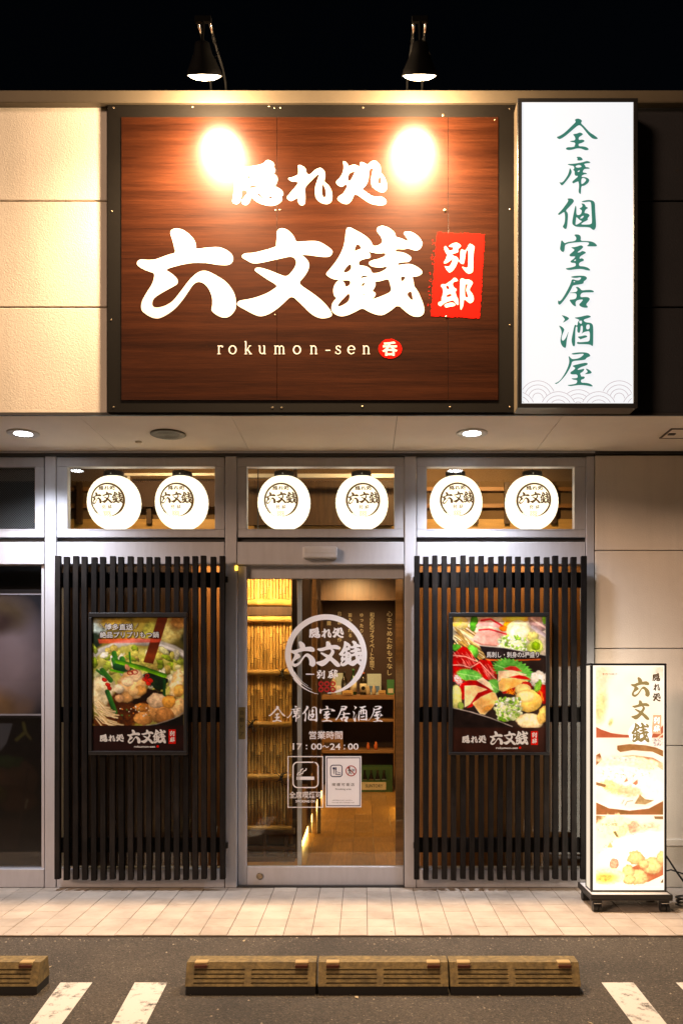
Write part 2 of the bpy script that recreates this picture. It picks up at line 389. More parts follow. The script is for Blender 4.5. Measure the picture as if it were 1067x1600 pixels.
GL['sen'] = glyph(505, 345, 6.276, [["222 90 240 65 270 65 320 95 380 125 430 160 470 205 488 250 540 243 585 210 570 160 530 110 522 80 545 55 585 48 630 62 680 95 705 125 710 160 760 170 810 195 835 200 815 160 790 130 790 110 830 103 880 115 930 150 965 195 970 230 955 270 920 293 880 287 825 267 790 280 740 275 706 280 708 305 760 305 820 325 860 355 862 375 840 402 800 405 729 410 730 438 780 427 850 422 900 440 955 475 973 505 955 530 910 548 868 546 885 590 888 640 920 680 955 750 985 830 992 880 980 920 950 940 900 943 850 925 800 885 732 822 670 875 610 915 570 928 510 920 440 890 383 853 320 890 240 928 170 940 120 920 85 890 78 860 90 800 135 755 110 745 95 690 105 640 130 600 165 574 120 578 70 560 35 535 28 515 60 480 110 420 160 345 195 270 215 190",
    "330 213 383 270 340 285 298 305", "273 425 278 470 240 505 193 510 220 460 250 430", "370 540 435 538 435 550 395 555 372 565", "378 612 418 608 395 635 377 652", "372 735 390 722 412 717 400 728",
    "176 584 265 582 266 620 245 640 218 650 212 618 195 594", "258 700 260 780 200 825 150 842 143 830 165 795 215 745",
    "505 594 560 593 640 565 655 620 672 690 600 728 470 775 505 745 515 715 505 700 478 690 505 655 513 620",
    "430 292 470 310 540 322 612 312 610 345 550 372 480 385 447 405 445 420 470 447 530 458 580 458 620 445 622 470 560 505 500 515 475 510 465 475 430 450 390 440 350 437 345 405 370 385 410 372 460 365 463 340 450 310",
    "755 547 800 545 806 562 768 606", "815 717 858 685 870 720 880 783 850 765"]])
GL['kaku'] = glyph(355, 240, 11.856, [["130 330 200 250 260 265 330 250 430 240 520 225 620 205 690 170 720 130 765 115 820 140 865 175 878 215 860 245 890 290 888 330 860 375 915 410 940 470 920 540 875 615 930 625 1000 665 1040 725 1035 770 1000 797 1020 840 1010 880 960 925 900 955 830 970 740 962 640 935 550 895 490 845 455 805 430 860 400 920 370 950 330 955 285 930 262 890 275 860 320 800 385 730 365 690 345 675 275 670 268 760 250 860 220 920 180 938 120 925 95 890 100 860 120 760 130 600 132 450",
    "360 430 400 400 440 445 420 475 390 460", "275 540 300 560 290 600 275 610", "513 325 532 320 568 405 548 415", "640 290 680 285 655 320", "690 375 750 310 760 325 715 380",
    "450 540 540 505 640 485 780 473 770 490 660 500 560 523 470 550", "402 652 445 562 470 590 500 595 600 575 740 568 735 582 640 590 520 625", "540 740 600 725 620 775 690 835 660 838 600 800", "735 700 780 690 755 730", "830 730 860 712 905 755 870 742", "725 845 770 825 805 770 850 835 790 838"]])
GL['re'] = glyph(440, 240, 11.856, [["298 225 330 208 380 225 430 260 458 300 450 350 515 400 570 345 640 285 700 262 740 270 785 310 805 360 803 450 785 520 840 555 890 615 920 680 938 750 935 850 915 900 860 937 790 930 720 905 660 860 625 790 618 700 625 600 660 500 690 420 692 370 640 410 560 490 480 570 430 630 435 720 440 840 435 930 400 955 360 960 325 935 300 880 297 810 250 845 190 878 150 872 110 840 98 810 130 760 220 660 298 570 300 515 230 522 160 505 122 470 130 450 200 438 250 415 310 392 312 300 305 260",
    "765 547 790 600 815 660 822 740 815 800 795 818 770 805 745 750 740 680 750 600"]])
GL['ga'] = glyph(520, 240, 11.856, [["187 150 215 138 245 158 275 200 290 240 340 215 400 205 450 220 490 250 518 275 500 190 515 160 545 155 600 185 638 215 690 160 750 128 800 140 850 185 880 240 882 350 930 400 970 470 995 560 1000 640 975 700 920 717 860 705 780 660 735 620 712 560 712 450 735 350 752 255 700 275 665 310 660 440 640 530 600 605 530 655 600 700 660 745 730 790 800 797 890 795 950 825 990 870 985 920 950 950 870 958 770 948 680 915 590 860 490 785 400 735 370 820 330 890 280 930 230 935 160 910 100 870 82 830 110 790 190 745 230 680 275 605 235 560 190 605 150 615 100 590 62 550 65 510 110 470 160 410 200 310 205 230",
    "288 372 350 340 418 320 390 390 320 523 270 490", "855 385 880 430 902 500 890 565 840 562 832 510", "518 345 506 480 465 580 480 480 503 410"]])
GL['betsu'] = glyph(670, 360, 11.23, [["268 285 290 270 330 315 350 350 375 358 415 350 435 290 380 290 335 280 400 235 480 213 530 235 565 270 540 300 500 330 515 375 480 395 395 415 430 448 480 460 515 500 510 540 470 630 420 710 360 745 325 715 290 660 268 620 330 640 370 620 410 540 420 490 370 530 310 575 245 580 280 530 325 430 290 390 272 340"],
    ["550 345 580 332 635 360 680 290 700 240 730 232 775 260 803 295 785 350 775 500 775 720 740 750 690 762 650 735 600 680 575 630 620 650 665 660 685 630 690 500 690 320 645 370 630 480 615 580 590 592 550 575 522 540 550 500"]])
GL['tei'] = glyph(670, 430, 11.23, [["205 170 240 158 290 160 350 120 405 80 430 48 470 45 510 90 495 105 440 115 410 150 430 210 485 245 480 265 460 290 480 360 495 400 505 390 525 515 500 525 460 490 430 440 380 450 300 475 240 515 210 548 175 535 155 500 170 470 225 455 215 410 245 330 245 230 215 200", "290 185 335 178 362 240 318 250", "305 350 370 325 402 345 385 370 305 390"],
    ["265 515 330 490 405 475 450 495 470 520 440 545 360 555 300 572 275 550"],
    ["545 65 590 50 635 80 690 70 740 95 773 130 755 170 715 230 712 270 760 320 785 390 785 440 760 480 715 495 680 470 610 412 605 520 580 590 550 615 545 520 540 300 545 150", "628 165 680 145 668 200 645 265 678 335 685 392 628 385"]])
S2 = 12.553
GL['zen'] = glyph(860, 180, S2, [["465 90 500 70 540 65 590 85 615 115 585 155 640 205 700 270 770 345 850 390 935 460 880 472 820 460 760 410 700 340 640 260 580 200 545 195 500 225 400 310 290 405 200 462 160 472 105 430 170 408 250 360 340 280 430 190 495 130"],
    ["425 370 500 365 565 337 610 350 632 378 600 400 545 435 545 490 620 475 668 500 640 530 560 560 545 560 545 610 620 608 700 625 745 660 730 685 680 688 630 670 580 650 500 652 430 675 360 685 310 678 290 655 325 625 400 628 470 615 465 590 478 580 478 535 400 525 365 508 420 500 480 490 478 430"]])
GL['seki'] = glyph(860, 240, S2, [["495 65 570 60 610 85 630 125 570 138 510 130 530 100"],
    ["310 205 420 202 540 185 640 165 700 142 760 155 780 185 700 190 645 205 675 235 680 265 740 268 775 295 690 298 650 305 615 370 690 375 715 398 640 410 600 440 610 460 680 460 740 490 757 525 730 580 650 635 595 632 590 790 570 792 540 755 555 640 545 550 530 545 470 570 435 590 415 555 450 520 550 435 480 438 465 400 468 340 430 318 460 300 455 240 380 235", "472 245 560 215 606 250 595 265 510 280", "515 350 555 325 575 340 540 365", "597 490 640 474 690 500 690 530 640 585 595 605"],
    ["372 270 415 350 390 420 320 520 220 637 190 600 160 550 205 572 250 545 330 430 358 350"]])
GL['ko'] = glyph(860, 302, S2, [["315 105 380 98 430 110 458 150 430 195 350 280 290 340 325 375 338 420 330 550 315 680 290 708 250 680 230 650 265 600 280 500 275 400 262 360 200 405 155 430 135 405 200 345 290 230 350 140"],
    ["485 230 503 270 498 420 540 430 590 410 610 350 600 325 550 300 615 270 620 230 590 200 640 200 675 225 680 262 740 285 690 312 670 340 655 390 710 390 768 425 740 470 715 490 735 510 690 545 640 565 580 612 700 615 790 605 808 570 800 400 790 200 775 160 650 175 590 172 640 145 740 128 820 140 865 185 868 300 880 500 890 640 870 700 838 725 800 700 760 662 500 662 440 625 415 590 430 480 460 330", "500 462 520 480 570 530 620 545 530 605 480 625 490 540", "570 490 610 445 655 440 630 480 595 500"]])
GL['shitsu'] = glyph(860, 362, S2, [["450 60 510 50 570 65 592 110 580 180 680 180 800 190 870 225 908 270 890 290 800 288 695 288 755 240 740 210 660 200 500 210 380 222 300 245 275 270 270 360 250 402 210 390 175 340 190 270 205 155 250 200 270 230 330 200 470 185 498 150 500 110"],
    ["385 305 490 300 585 263 620 275 640 305 590 350 505 415 590 400 610 375 670 390 693 415 650 440 565 490 565 540 600 515 655 545 640 575 555 605 550 675 640 678 730 705 775 745 760 765 700 755 600 730 500 735 340 758 275 720 380 705 475 680 490 660 488 612 400 612 378 580 440 540 495 480 380 490 360 455 400 420 470 360 440 335", "450 565 490 538 494 568 460 575"]])
GL['i'] = glyph(860, 424, S2, [["385 105 470 88 600 82 680 92 715 130 690 165 640 200 645 235 580 255 480 268 430 280 400 350 330 470 250 580 180 660 145 645 138 595 150 565 165 590 210 560 280 450 350 320 395 220 405 170 435 152 500 175 560 175 600 130 580 115 500 130 420 125", "440 195 470 190 480 205 450 218"],
    ["480 310 530 302 580 340 600 375 720 362 810 365 850 395 830 412 700 412 595 420 570 510 680 500 740 508 770 540 740 590 685 650 730 695 715 715 640 712 575 685 550 650 590 610 640 550 560 555 500 575 480 620 495 670 485 690 430 660 385 600 360 555 440 550 500 530 510 430 420 428 350 420 440 412 510 400 525 350"]])
GL['zaka'] = glyph(860, 485, S2, [["205 90 290 110 345 140 362 160 330 190 225 252 270 190 275 170 240 125"],
    ["150 290 220 320 260 360 265 390 235 450 210 530 215 580 240 600 290 550 320 480 350 405 345 440 315 560 300 720 280 740 230 710 195 650 185 570 215 450 200 370"],
    ["440 142 560 130 660 105 720 92 770 105 792 130 720 155 630 185 680 235 760 238 810 260 832 310 832 500 830 690 810 702 770 668 640 662 530 662 505 640 525 615 560 625 690 615 750 605 765 560 765 400 690 415 640 430 595 465 625 420 628 300 585 300 580 400 560 445 530 435 515 400 525 320 490 315 480 400 478 560 475 690 455 708 425 690 405 600 412 530 440 400 460 300 485 275 500 298 525 290 528 220 575 185", "545 220 585 197 612 207 608 260 580 262", "695 285 740 272 764 290 760 360 720 375 692 360"],
    ["515 515 600 505 680 482 725 515 680 535 600 560 580 570 570 555"]])
GL['ya'] = glyph(860, 545, S2, [["395 95 480 75 620 65 720 78 760 105 778 140 750 155 695 180 680 215 560 230 420 240 405 300 380 370 310 490 240 580 160 660 115 688 90 688 78 672 130 660 200 600 290 460 350 320 365 230 340 125 390 180 425 205 540 190 610 150 655 100 600 98 500 110 430 115"],
    ["410 335 500 310 600 285 700 270 732 295 700 325 600 355 545 385 515 415 590 405 640 390 660 400 630 450 570 480 590 520 595 545 650 540 672 565 640 595 590 605 592 665 680 665 770 682 830 730 800 742 700 720 580 708 460 722 380 735 310 712 420 700 510 680 520 612 440 608 395 580 460 578 530 570 520 500 420 505 380 490 385 455 440 425 490 375"],
    ["675 385 740 400 805 455 790 485 720 495 655 500 725 455 710 425"]])
GL['kakurega'] = join(GL['kaku'], GL['re'], GL['ga'])
GL['rokumonsen'] = join(GL['roku'], GL['mon'], GL['sen'])
GL['bettei_v'] = join(GL['betsu'], GL['tei'])
def bbox(s):
    a = np.array(s[0]); return a[:, 0].min(), a[:, 0].max(), a[:, 1].min(), a[:, 1].max()
def fit(s, x0, x1, y0, y1):
    a0, a1, b0, b1 = bbox(s)
    return [((a - a0) / (a1 - a0) * (x1 - x0) + x0, (b - b0) / (b1 - b0) * (y1 - y0) + y0) for a, b in s[0]], s[1]

# the remaining writing uses Blender's own built-in typeface
_TX = {}
def text(body, bold=0.0):
    k = (body, bold)
    if k not in _TX:
        c = bpy.data.curves.new('t', 'FONT'); c.body = body; c.size = 1; c.offset = bold; c.resolution_u = 3
        o = bpy.data.objects.new('t', c); COL.objects.link(o)
        m = bpy.data.meshes.new_from_object(o.evaluated_get(bpy.context.evaluated_depsgraph_get()))
        s = ([(v.co.x, -v.co.y) for v in m.vertices], [list(p.vertices) for p in m.polygons])
        bpy.data.objects.remove(o); bpy.data.curves.remove(c); bpy.data.meshes.remove(m); _TX[k] = s
    return _TX[k]
def vtext(body, x, y0, y1, w, bold=0.0):
    n = len(body); h = (y1 - y0) / n; out = []
    for i, ch in enumerate(body):
        s = text(ch, bold); a = bbox(s); k = w / 0.95
        if ch == 'ー': k *= 0.9
        cx, cy = (a[0] + a[1]) / 2, (a[2] + a[3]) / 2
        if ch == 'ー': out.append(([(x - (b - cy) * k, y0 + (i + 0.5) * h + (q - cx) * k) for q, b in s[0]], s[1]))
        else: out.append(([(x + (q - cx) * k, y0 + (i + 0.5) * h + (b - cy) * k) for q, b in s[0]], s[1]))
    return join(*out)
def strip(pts, ws):                                                    # variable-width line as quads
    v, f = [], []
    for i, p in enumerate(pts):
        a, b = pts[max(i - 1, 0)], pts[min(i + 1, len(pts) - 1)]
        dx, dy = b[0] - a[0], b[1] - a[1]; l = math.hypot(dx, dy) or 1
        wd = ws[i] if hasattr(ws, '__len__') else ws
        v += [(p[0] - dy / l * wd / 2, p[1] + dx / l * wd / 2), (p[0] + dy / l * wd / 2, p[1] - dx / l * wd / 2)]
    for i in range(len(pts) - 1): f.append([2 * i, 2 * i + 2, 2 * i + 3, 2 * i + 1])
    return v, f
def arc(cx, cy, r, a0, a1, w, n=40, ry=None):
    ry = ry or r
    return strip([(cx + r * math.cos(R(a0 + (a1 - a0) * i / n)), cy + ry * math.sin(R(a0 + (a1 - a0) * i / n))) for i in range(n + 1)], w)
def disc(cx, cy, r, n=24, ry=None):
    ry = ry or r
    return [(cx + r * math.cos(2 * math.pi * i / n), cy + ry * math.sin(2 * math.pi * i / n)) for i in range(n)], [list(range(n))]
def quad(x0, x1, y0, y1): return [(x0, y0), (x1, y0), (x1, y1), (x0, y1)], [[0, 1, 2, 3]]
def rect_frame(x0, x1, y0, y1, t):
    return join(quad(x0, x1, y0, y0 + t), quad(x0, x1, y1 - t, y1), quad(x0, x0 + t, y0 + t, y1 - t), quad(x1 - t, x1, y0 + t, y1 - t))
def rring(x0, x1, y0, y1, r, w):
    p = []
    for cx, cy, a in ((x1 - r, y0 + r, -90), (x1 - r, y1 - r, 0), (x0 + r, y1 - r, 90), (x0 + r, y0 + r, 180)):
        p += [(cx + r * math.cos(R(a + 15 * i)), cy + r * math.sin(R(a + 15 * i))) for i in range(7)]
    return strip(p + [p[0], p[1]], w)
# slab-serif latin letters drawn as strokes: x-height 0..10 (y down, baseline 10)
def serif_word(x0, base, xh, pitch, sw):
    k = xh / 10.0; out = []
    def H(a, b, y, t=0.7): return quad(a, b, y - t / 2, y + t / 2)
    def V(x, y0, y1, t=1.45): return quad(x - t / 2, x + t / 2, y0, y1)
    o = [arc(4.2, 5, 3.9, -90, 270, [1.0 + 0.6 * abs(math.cos(R(-90 + 9 * i))) for i in range(41)], ry=4.6)]
    n_ = [V(2, .3, 9.7), H(0.4, 2, .35), H(.3, 3.7, 9.65), arc(4.6, 3.6, 2.6, -170, 0, 1.1, 14, ry=3.1), V(7.2, 3.6, 9.7), H(5.6, 8.9, 9.65)]
    LT = {'r': [V(2, .3, 9.7), H(.4, 2, .35), H(.2, 4.1, 9.65), arc(4.6, 3.2, 2.6, -175, -70, 1.1, 10, ry=2.8), disc(6, 1.3, .95)],
          'o': o, 'n': n_,
          'k': [V(2, -5, 9.7), H(.4, 2, -4.6), H(.3, 3.7, 9.65), strip([(2.5, 6.2), (6.5, .6)], .8), strip([(3.9, 4.2), (7.4, 9.6)], 1.5), H(5.4, 8.2, .35), H(5.9, 9, 9.65)],
          'u': [V(2, .3, 6.4), H(.3, 2, .35), arc(4.6, 6.3, 2.6, 180, 10, 1.1, 14, ry=3.1), V(7.2, .3, 9.7), H(5.5, 7.2, .35), H(7.2, 8.8, 9.65)],
          'm': [V(2, .3, 9.7), H(.4, 2, .35), H(.3, 3.7, 9.65), arc(4.3, 3.6, 2.3, -170, 0, 1.1, 12, ry=3.1), V(6.6, 3.6, 9.7), H(5.1, 8.1, 9.65), arc(8.9, 3.6, 2.3, -170, 0, 1.1, 12, ry=3.1), V(11.2, 3.6, 9.7), H(9.7, 12.8, 9.65)],
          '-': [H(.5, 6, 5.6, 1.1)],
          's': [strip([(6.3, 2.6), (5.6, .9), (3.9, .4), (2.1, 1.0), (1.7, 2.6), (2.6, 4.1), (4.6, 5.2), (6.4, 6.5), (6.4, 8.4), (5, 9.5), (3.2, 9.6), (1.7, 8.7), (1.2, 7.2)], [.8, .8, .9, 1, 1.1, 1.3, 1.5, 1.3, 1.1, 1, .9, .8, .8]), V(6.5, .5, 3.1, .6), V(1, 6.9, 9.5, .6)],
          'e': [arc(4.4, 5, 3.8, -5, -325, [0.8 + 0.8 * abs(math.cos(R(8 * i))) for i in range(41)], ry=4.6), H(1, 8, 4.8, .7)]}
    for ch, wd in pitch:
        sh = LT[ch]
        out.append([([(x0 + a * k, base - xh + b * k) for a, b in q[0]], q[1]) for q in sh])
        x0 += wd
    return out
def emblem(x, y, dx, dy, r, wd):                                       # six coin rings, three by two
    return join(*[arc(x + i * dx, y + j * dy, r, 0, 360, wd, 16) for j in range(2) for i in range(3)])
def enso(cx, cy, r, k=1.0, wide=1.0):                                  # brushed circle, open at the lower left with split tails
    n = 72; pts, ws = [], []
    for i in range(n + 1):
        t = i / n; a = 88 - 318 * t
        q = min(1, t / 0.16) ; wdt = (0.8 + 7.0 * q + 1.6 * t) * wide
        if t > 0.86: wdt *= max(0.38, 1 - (t - 0.86) / 0.14 * 0.62)
        pts.append((cx + r * math.cos(R(a)), cy + r * math.sin(R(a)))); ws.append(wdt * k)
    tails = []
    for dr, a0, a1, w0 in ((2.6, 145, 101, 2.6), (-1.2, 150, 112, 1.8), (-3.6, 152, 120, 1.2)):
        m = 16
        tails.append(strip([(cx + (r + dr * k) * math.cos(R(a0 + (a1 - a0) * i / m)), cy + (r + dr * k) * math.sin(R(a0 + (a1 - a0) * i / m))) for i in range(m + 1)], [w0 * k * wide * (1 - 0.8 * i / m) for i in range(m + 1)]))
    return [strip(pts, ws)] + tails
def letters(name, shapes, Y, m, parent):                              # one object for each character or row
    for s in shapes: MB().flat(s, Y).build(name, m, parent)
def layered(mb, shapes, Y, dy=-0.0003):
    for i, s in enumerate(shapes): mb.flat(s, Y + i * dy)
    return mb

# ------------------------------------------------------------------ printed pictures: small painter on a vertex-colour grid (flat print only)
RS = np.random.RandomState(11)
def _up(a, h, w):
    ys = np.linspace(0, a.shape[0] - 1.001, h); xs = np.linspace(0, a.shape[1] - 1.001, w)
    y0 = ys.astype(int); x0 = xs.astype(int); fy = (ys - y0)[:, None]; fx = (xs - x0)[None, :]
    fy = fy * fy * (3 - 2 * fy); fx = fx * fx * (3 - 2 * fx)
    return (a[y0][:, x0] * (1 - fy) * (1 - fx) + a[y0 + 1][:, x0] * fy * (1 - fx) + a[y0][:, x0 + 1] * (1 - fy) * fx + a[y0 + 1][:, x0 + 1] * fy * fx)
class Pic:
    def __init__(s, x0, x1, y0, y1, nx, col):
        s.x0, s.x1, s.y0, s.y1 = x0, x1, y0, y1; s.nx = nx; s.ny = int(nx * (y1 - y0) / (x1 - x0))
        s.xs, s.ys = np.meshgrid(np.linspace(x0, x1, s.nx), np.linspace(y0, y1, s.ny))
        s.im = np.ones((s.ny, s.nx, 3)) * np.array(col)
        s.px = (x1 - x0) / nx
    def noise(s, cell, octv=3):
        out = 0; amp = 1; tot = 0
        for _ in range(octv):
            out = out + amp * _up(RS.rand(max(3, int((s.y1 - s.y0) / cell) + 2), max(3, int((s.x1 - s.x0) / cell) + 2)), s.ny, s.nx)
            tot += amp; amp *= 0.55; cell /= 2
        return out / tot
    def lay(s, m, col):
        m = np.clip(m, 0, 1)[..., None]; s.im = s.im * (1 - m) + np.asarray(col) * m
    def tex(s, a, b, cell, octv=3, gain=1.6):
        n = np.clip((s.noise(cell, octv) - 0.5) * gain + 0.5, 0, 1)[..., None]
        return np.array(a) * (1 - n) + np.array(b) * n
    def blob(s, cx, cy, rx, ry, ang=0, a=(1, 1, 1), b=None, wob=0.25, cell=40, soft=0.12, sh=0.5, alpha=1.0):
        c, q = math.cos(R(ang)), math.sin(R(ang)); dx, dy = s.xs - cx, s.ys - cy
        u = (dx * c + dy * q) / rx; v = (-dx * q + dy * c) / ry
        d = np.sqrt(u * u + v * v) + (s.noise(cell, 3) - 0.5) * 2 * wob
        m = np.clip((1 - d) / soft + 0.5, 0, 1) * alpha
        b = b if b is not None else [x * 0.55 for x in a]
        col = s.tex(a, b, cell * 0.6)
        lit = 1 + sh * np.clip(-(dx / rx * 0.35 + dy / ry * 0.75), -1, 1)
        lit = lit * np.clip(1.15 - 0.45 * np.clip(d, 0, 1.2) ** 3 * (sh > 0), 0.3, 1.3)
        s.lay(m, col * lit[..., None])
    def line(s, pts, wd, col, col2=None, soft=1.5, alpha=1.0):
        best = np.full(s.xs.shape, 1e9); side = np.zeros(s.xs.shape)
        for (ax, ay), (bx, by) in zip(pts[:-1], pts[1:]):
            ex, ey = bx - ax, by - ay; L2 = ex * ex + ey * ey + 1e-9
            t = np.clip(((s.xs - ax) * ex + (s.ys - ay) * ey) / L2, 0, 1)
            d = np.hypot(s.xs - ax - t * ex, s.ys - ay - t * ey)
            sd = ((s.xs - ax) * ey - (s.ys - ay) * ex) / math.sqrt(L2)
            side = np.where(d < best, sd, side); best = np.minimum(best, d)
        m = np.clip((wd / 2 - best) / (soft * s.px) + 0.5, 0, 1) * alpha
        col = np.array(col)
        if col2 is not None:
            k = np.clip(side / wd + 0.5, 0, 1)[..., None]; col = col * (1 - k) + np.array(col2) * k
        s.lay(m, col)
    def poly(s, pts, a, b=None, cell=40, soft=1.0, alpha=1.0, mod=None):
        ins = np.zeros(s.xs.shape, bool); best = np.full(s.xs.shape, 1e9)
        for (ax, ay), (bx, by) in zip(pts, pts[1:] + pts[:1]):
            c = ((ay > s.ys) != (by > s.ys)) & (s.xs < (bx - ax) * (s.ys - ay) / (by - ay + 1e-9) + ax); ins ^= c
            ex, ey = bx - ax, by - ay; t = np.clip(((s.xs - ax) * ex + (s.ys - ay) * ey) / (ex * ex + ey * ey + 1e-9), 0, 1)
            best = np.minimum(best, np.hypot(s.xs - ax - t * ex, s.ys - ay - t * ey))
        d = np.where(ins, best, -best)
        col = s.tex(a, b if b is not None else a, cell)
        if mod is not None: col = col * mod[..., None]
        s.lay(np.clip(d / (soft * s.px) + 0.5, 0, 1) * alpha, col)
    def speck(s, x0, x1, y0, y1, n, r, cols):
        for _ in range(n):
            c = cols[RS.randint(len(cols))]
            s.blob(x0 + RS.rand() * (x1 - x0), y0 + RS.rand() * (y1 - y0), r * (0.6 + RS.rand()), r * (0.5 + 0.5 * RS.rand()), RS.rand() * 180, c, wob=0.1, soft=0.3, sh=0.3)
    def build(s, name, mat_, parent, px0, px1, py0, py1, Y, contrast=False):
        if contrast:
            g = (0.82 + 0.36 * s.noise(14, 3)[..., None]) * (0.55 + 0.9 * s.noise(90, 2)[..., None]); l = s.im.mean(-1, keepdims=True); s.im = np.clip((l + (s.im - l) * 1.15) * g, 0, 1); s.im = s.im ** 1.35 * 1.5
        xs = np.linspace(px0, px1, s.nx); ys = np.linspace(py0, py1, s.ny)
        vx = (xs - VX) / F * (Y + D); vz = EZ - (ys - VY) / F * (Y + D)
        gx, gz = np.meshgrid(vx, vz)
        o = Vector(((vx[0] + vx[-1]) / 2, Y, vz[-1]))
        co = np.stack([gx - o.x, np.zeros_like(gx), gz - o.z], -1).reshape(-1, 3)
        i = np.arange(s.ny * s.nx).reshape(s.ny, s.nx)
        q = np.stack([i[:-1, :-1], i[1:, :-1], i[1:, 1:], i[:-1, 1:]], -1).reshape(-1, 4)
        m = bpy.data.meshes.new(name)
        m.vertices.add(len(co)); m.vertices.foreach_set('co', co.ravel().astype(np.float32))
        m.loops.add(q.size); m.loops.foreach_set('vertex_index', q.ravel().astype(np.int32))
        m.polygons.add(len(q)); m.polygons.foreach_set('loop_start', np.arange(0, q.size, 4, dtype=np.int32))
        m.update(calc_edges=True)
        at = m.color_attributes.new('print', 'FLOAT_COLOR', 'POINT')
        c = np.concatenate([np.clip(s.im, 0, 1).reshape(-1, 3), np.ones((s.nx * s.ny, 1))], 1)
        at.data.foreach_set('color', c.ravel().astype(np.float32))
        m.materials.append(mat_)
        ob = bpy.data.objects.new(name, m); COL.objects.link(ob)
        ob.location = o - (WLOC[parent.name] if parent else Vector((0, 0, 0))); ob.parent = parent; WLOC[ob.name] = o
        return ob

# ================================================================== THE SETTING
GZ = -0.012
road = MB().add([(-120, -120, GZ), (120, -120, GZ), (120, 120, GZ), (-120, 120, GZ)], [[0, 1, 2, 3]]).build('road', MT['asphalt'])
tag(road, 'dark asphalt car park surface in front of the shop', 'road', kind='structure')
YK, T = -0.99, 0.148
pav = MB().box(-14, 14, YK, 0.02, GZ + 0.002, -0.004).build('pavement', MT['grout'])
tag(pav, 'strip of beige tiled pavement along the shopfront', 'pavement', kind='structure')
tm = MB().box(-T / 2 + .0016, T / 2 - .0016, -T / 2 + .0016, T / 2 - .0016, -0.0105, 0.0, c=0.0018).mesh('paving_tile', (0, 0, 0)); tm.materials.append(MT['tile'])
for i in range(-19, 18):
    for j in range(7):
        yc = YK + (j + .5) * T
        if j == 6 and yc + T / 2 > 0.03: sc = (1, (0.0 - (YK + 6 * T)) / T, 1); yc = (YK + 6 * T) / 2
        else: sc = (1, 1, 1)
        t = share(tm, 'paving_tile', (0.020 + (i + .5) * T, yc, random.uniform(-.0008, .0008)), pav, rot=(random.gauss(0, .003), random.gauss(0, .003), 0), scale=sc)
def ground_quad(c, z):
    p = [G(a, b, z) for a, b in c]; return MB().add(p, [[0, 1, 2, 3]])
for c, lab in ((((95, 1535), (145, 1535), (97, 1600), (47, 1600)), 'worn white parking line furthest left on the asphalt'),
               (((211, 1535), (262, 1535), (229, 1600), (175, 1600)), 'worn white parking line left of the wheel stops'),
               (((939, 1535), (989, 1535), (1041, 1600), (988, 1600)), 'worn white parking line right of the wheel stops'),
               (((1055, 1535), (1106, 1535), (1172, 1600), (1119, 1600)), 'white parking line cut off at the right edge')):
    (a, b, c2, d) = c
    ext = [a, b, (c2[0] + (c2[0] - b[0]) * 1.6, c2[1] + (c2[1] - b[1]) * 1.6), (d[0] + (d[0] - a[0]) * 1.6, d[1] + (d[1] - a[1]) * 1.6)]
    tag(ground_quad(ext, GZ + 0.003).build('parking_line', MT['paint']), lab, 'road marking', 'parking bay lines', 'structure')

# ================================================================== BUILDING
YS, ZS = -0.79, 2.808
bld = thing('shop_building', (0, 0, 0), 'cream stucco shop building with aluminium shopfront and deep sign fascia', 'building')
XL, XR = -3.8, 3.8
MB().box(XL, XR, YS + .022, 0.0, ZS + .014, 4.50).build('fascia_wall', MT['joint'], bld)
rows = [Z(y, YS) for y in (160, 314, 480, 645)]
for k in range(3):
    MB().box(XL, X(168, YS), YS, YS + .02, rows[k + 1] + (.004 if k < 2 else 0), rows[k] - .004, c=.003).build('cladding_panel', MT['stucco'], bld)
    o = MB().box(X(800, YS), XR, YS, YS + .02, rows[k + 1] + (.004 if k < 2 else 0), rows[k] - .004, c=.003).build('cladding_panel', MT['darkclad'], bld)
    o['label'] = 'charcoal cladding panel right of the light box'
MB().box(XL, XR, YS - .045, YS + .10, Z(160, YS - .045), Z(140.5, YS - .045), c=.004).build('coping', MT['coping'], bld)
MB().box(XL, XR, YS - .006, YS + .012, ZS - .008, ZS + .006).build('drip_trim', MT['aludark'], bld)
MB().box(XL, XR, YS + .10, 6.2, 4.44, 4.50).build('roof', MT['concrete'], bld)
jx = [X(px, YS) for px in (120, 360, 621, 881)]
xs = [jx[0] - 2.748, jx[0] - 1.832, jx[0] - .916] + jx + [jx[3] + .916, jx[3] + 1.832, jx[3] + 2.748]
for a, b in zip(xs[:-1], xs[1:]):
    MB().box(a + .0015, b - .0015, YS + .013, 0.02, ZS, ZS + .010).build('soffit_panel', MT['soffit'], bld)
MB().box(XL, XR, YS + .014, .03, ZS + .0102, ZS + .0138).build('soffit_backing', MT['joint'], bld)
# right-hand wall
wr = [Z(y, 0) for y in (711, 860, 1013, 1165, 1313)]
x0 = X(929.5, 0)
MB().box(x0 - .01, XR, .022, .20, 0, ZS).build('wall_backing', MT['joint'], bld)
for k in range(4): MB().box(x0, XR, 0.0, .02, wr[k + 1] + .003, wr[k] - .003, c=.003).build('wall_panel', MT['stucco'], bld)
MB().box(x0, XR, -.018, .02, Z(1322, -.018), Z(1311.5, -.018), c=.004).build('wall_ledge', MT['stucco'], bld)
MB().box(x0, XR, 0.002, .02, 0, Z(1323, 0), c=.003).build('plinth_panel', MT['stucco'], bld)
MB().box(x0 - .01, XR, -.004, .02, Z(709.5, 0), ZS - .001).build('wall_top_trim', MT['aludark'], bld)
# building body behind
MB().box(XL, XL + .1, .02, 6.2, 0, 4.44).build('side_wall', MT['concrete'], bld)
MB().box(XR - .1, XR, .20, 6.2, 0, 4.44).build('side_wall', MT['concrete'], bld)
MB().box(XL, XR, 6.2, 6.3, 0, 4.50).build('rear_wall', MT['concrete'], bld)

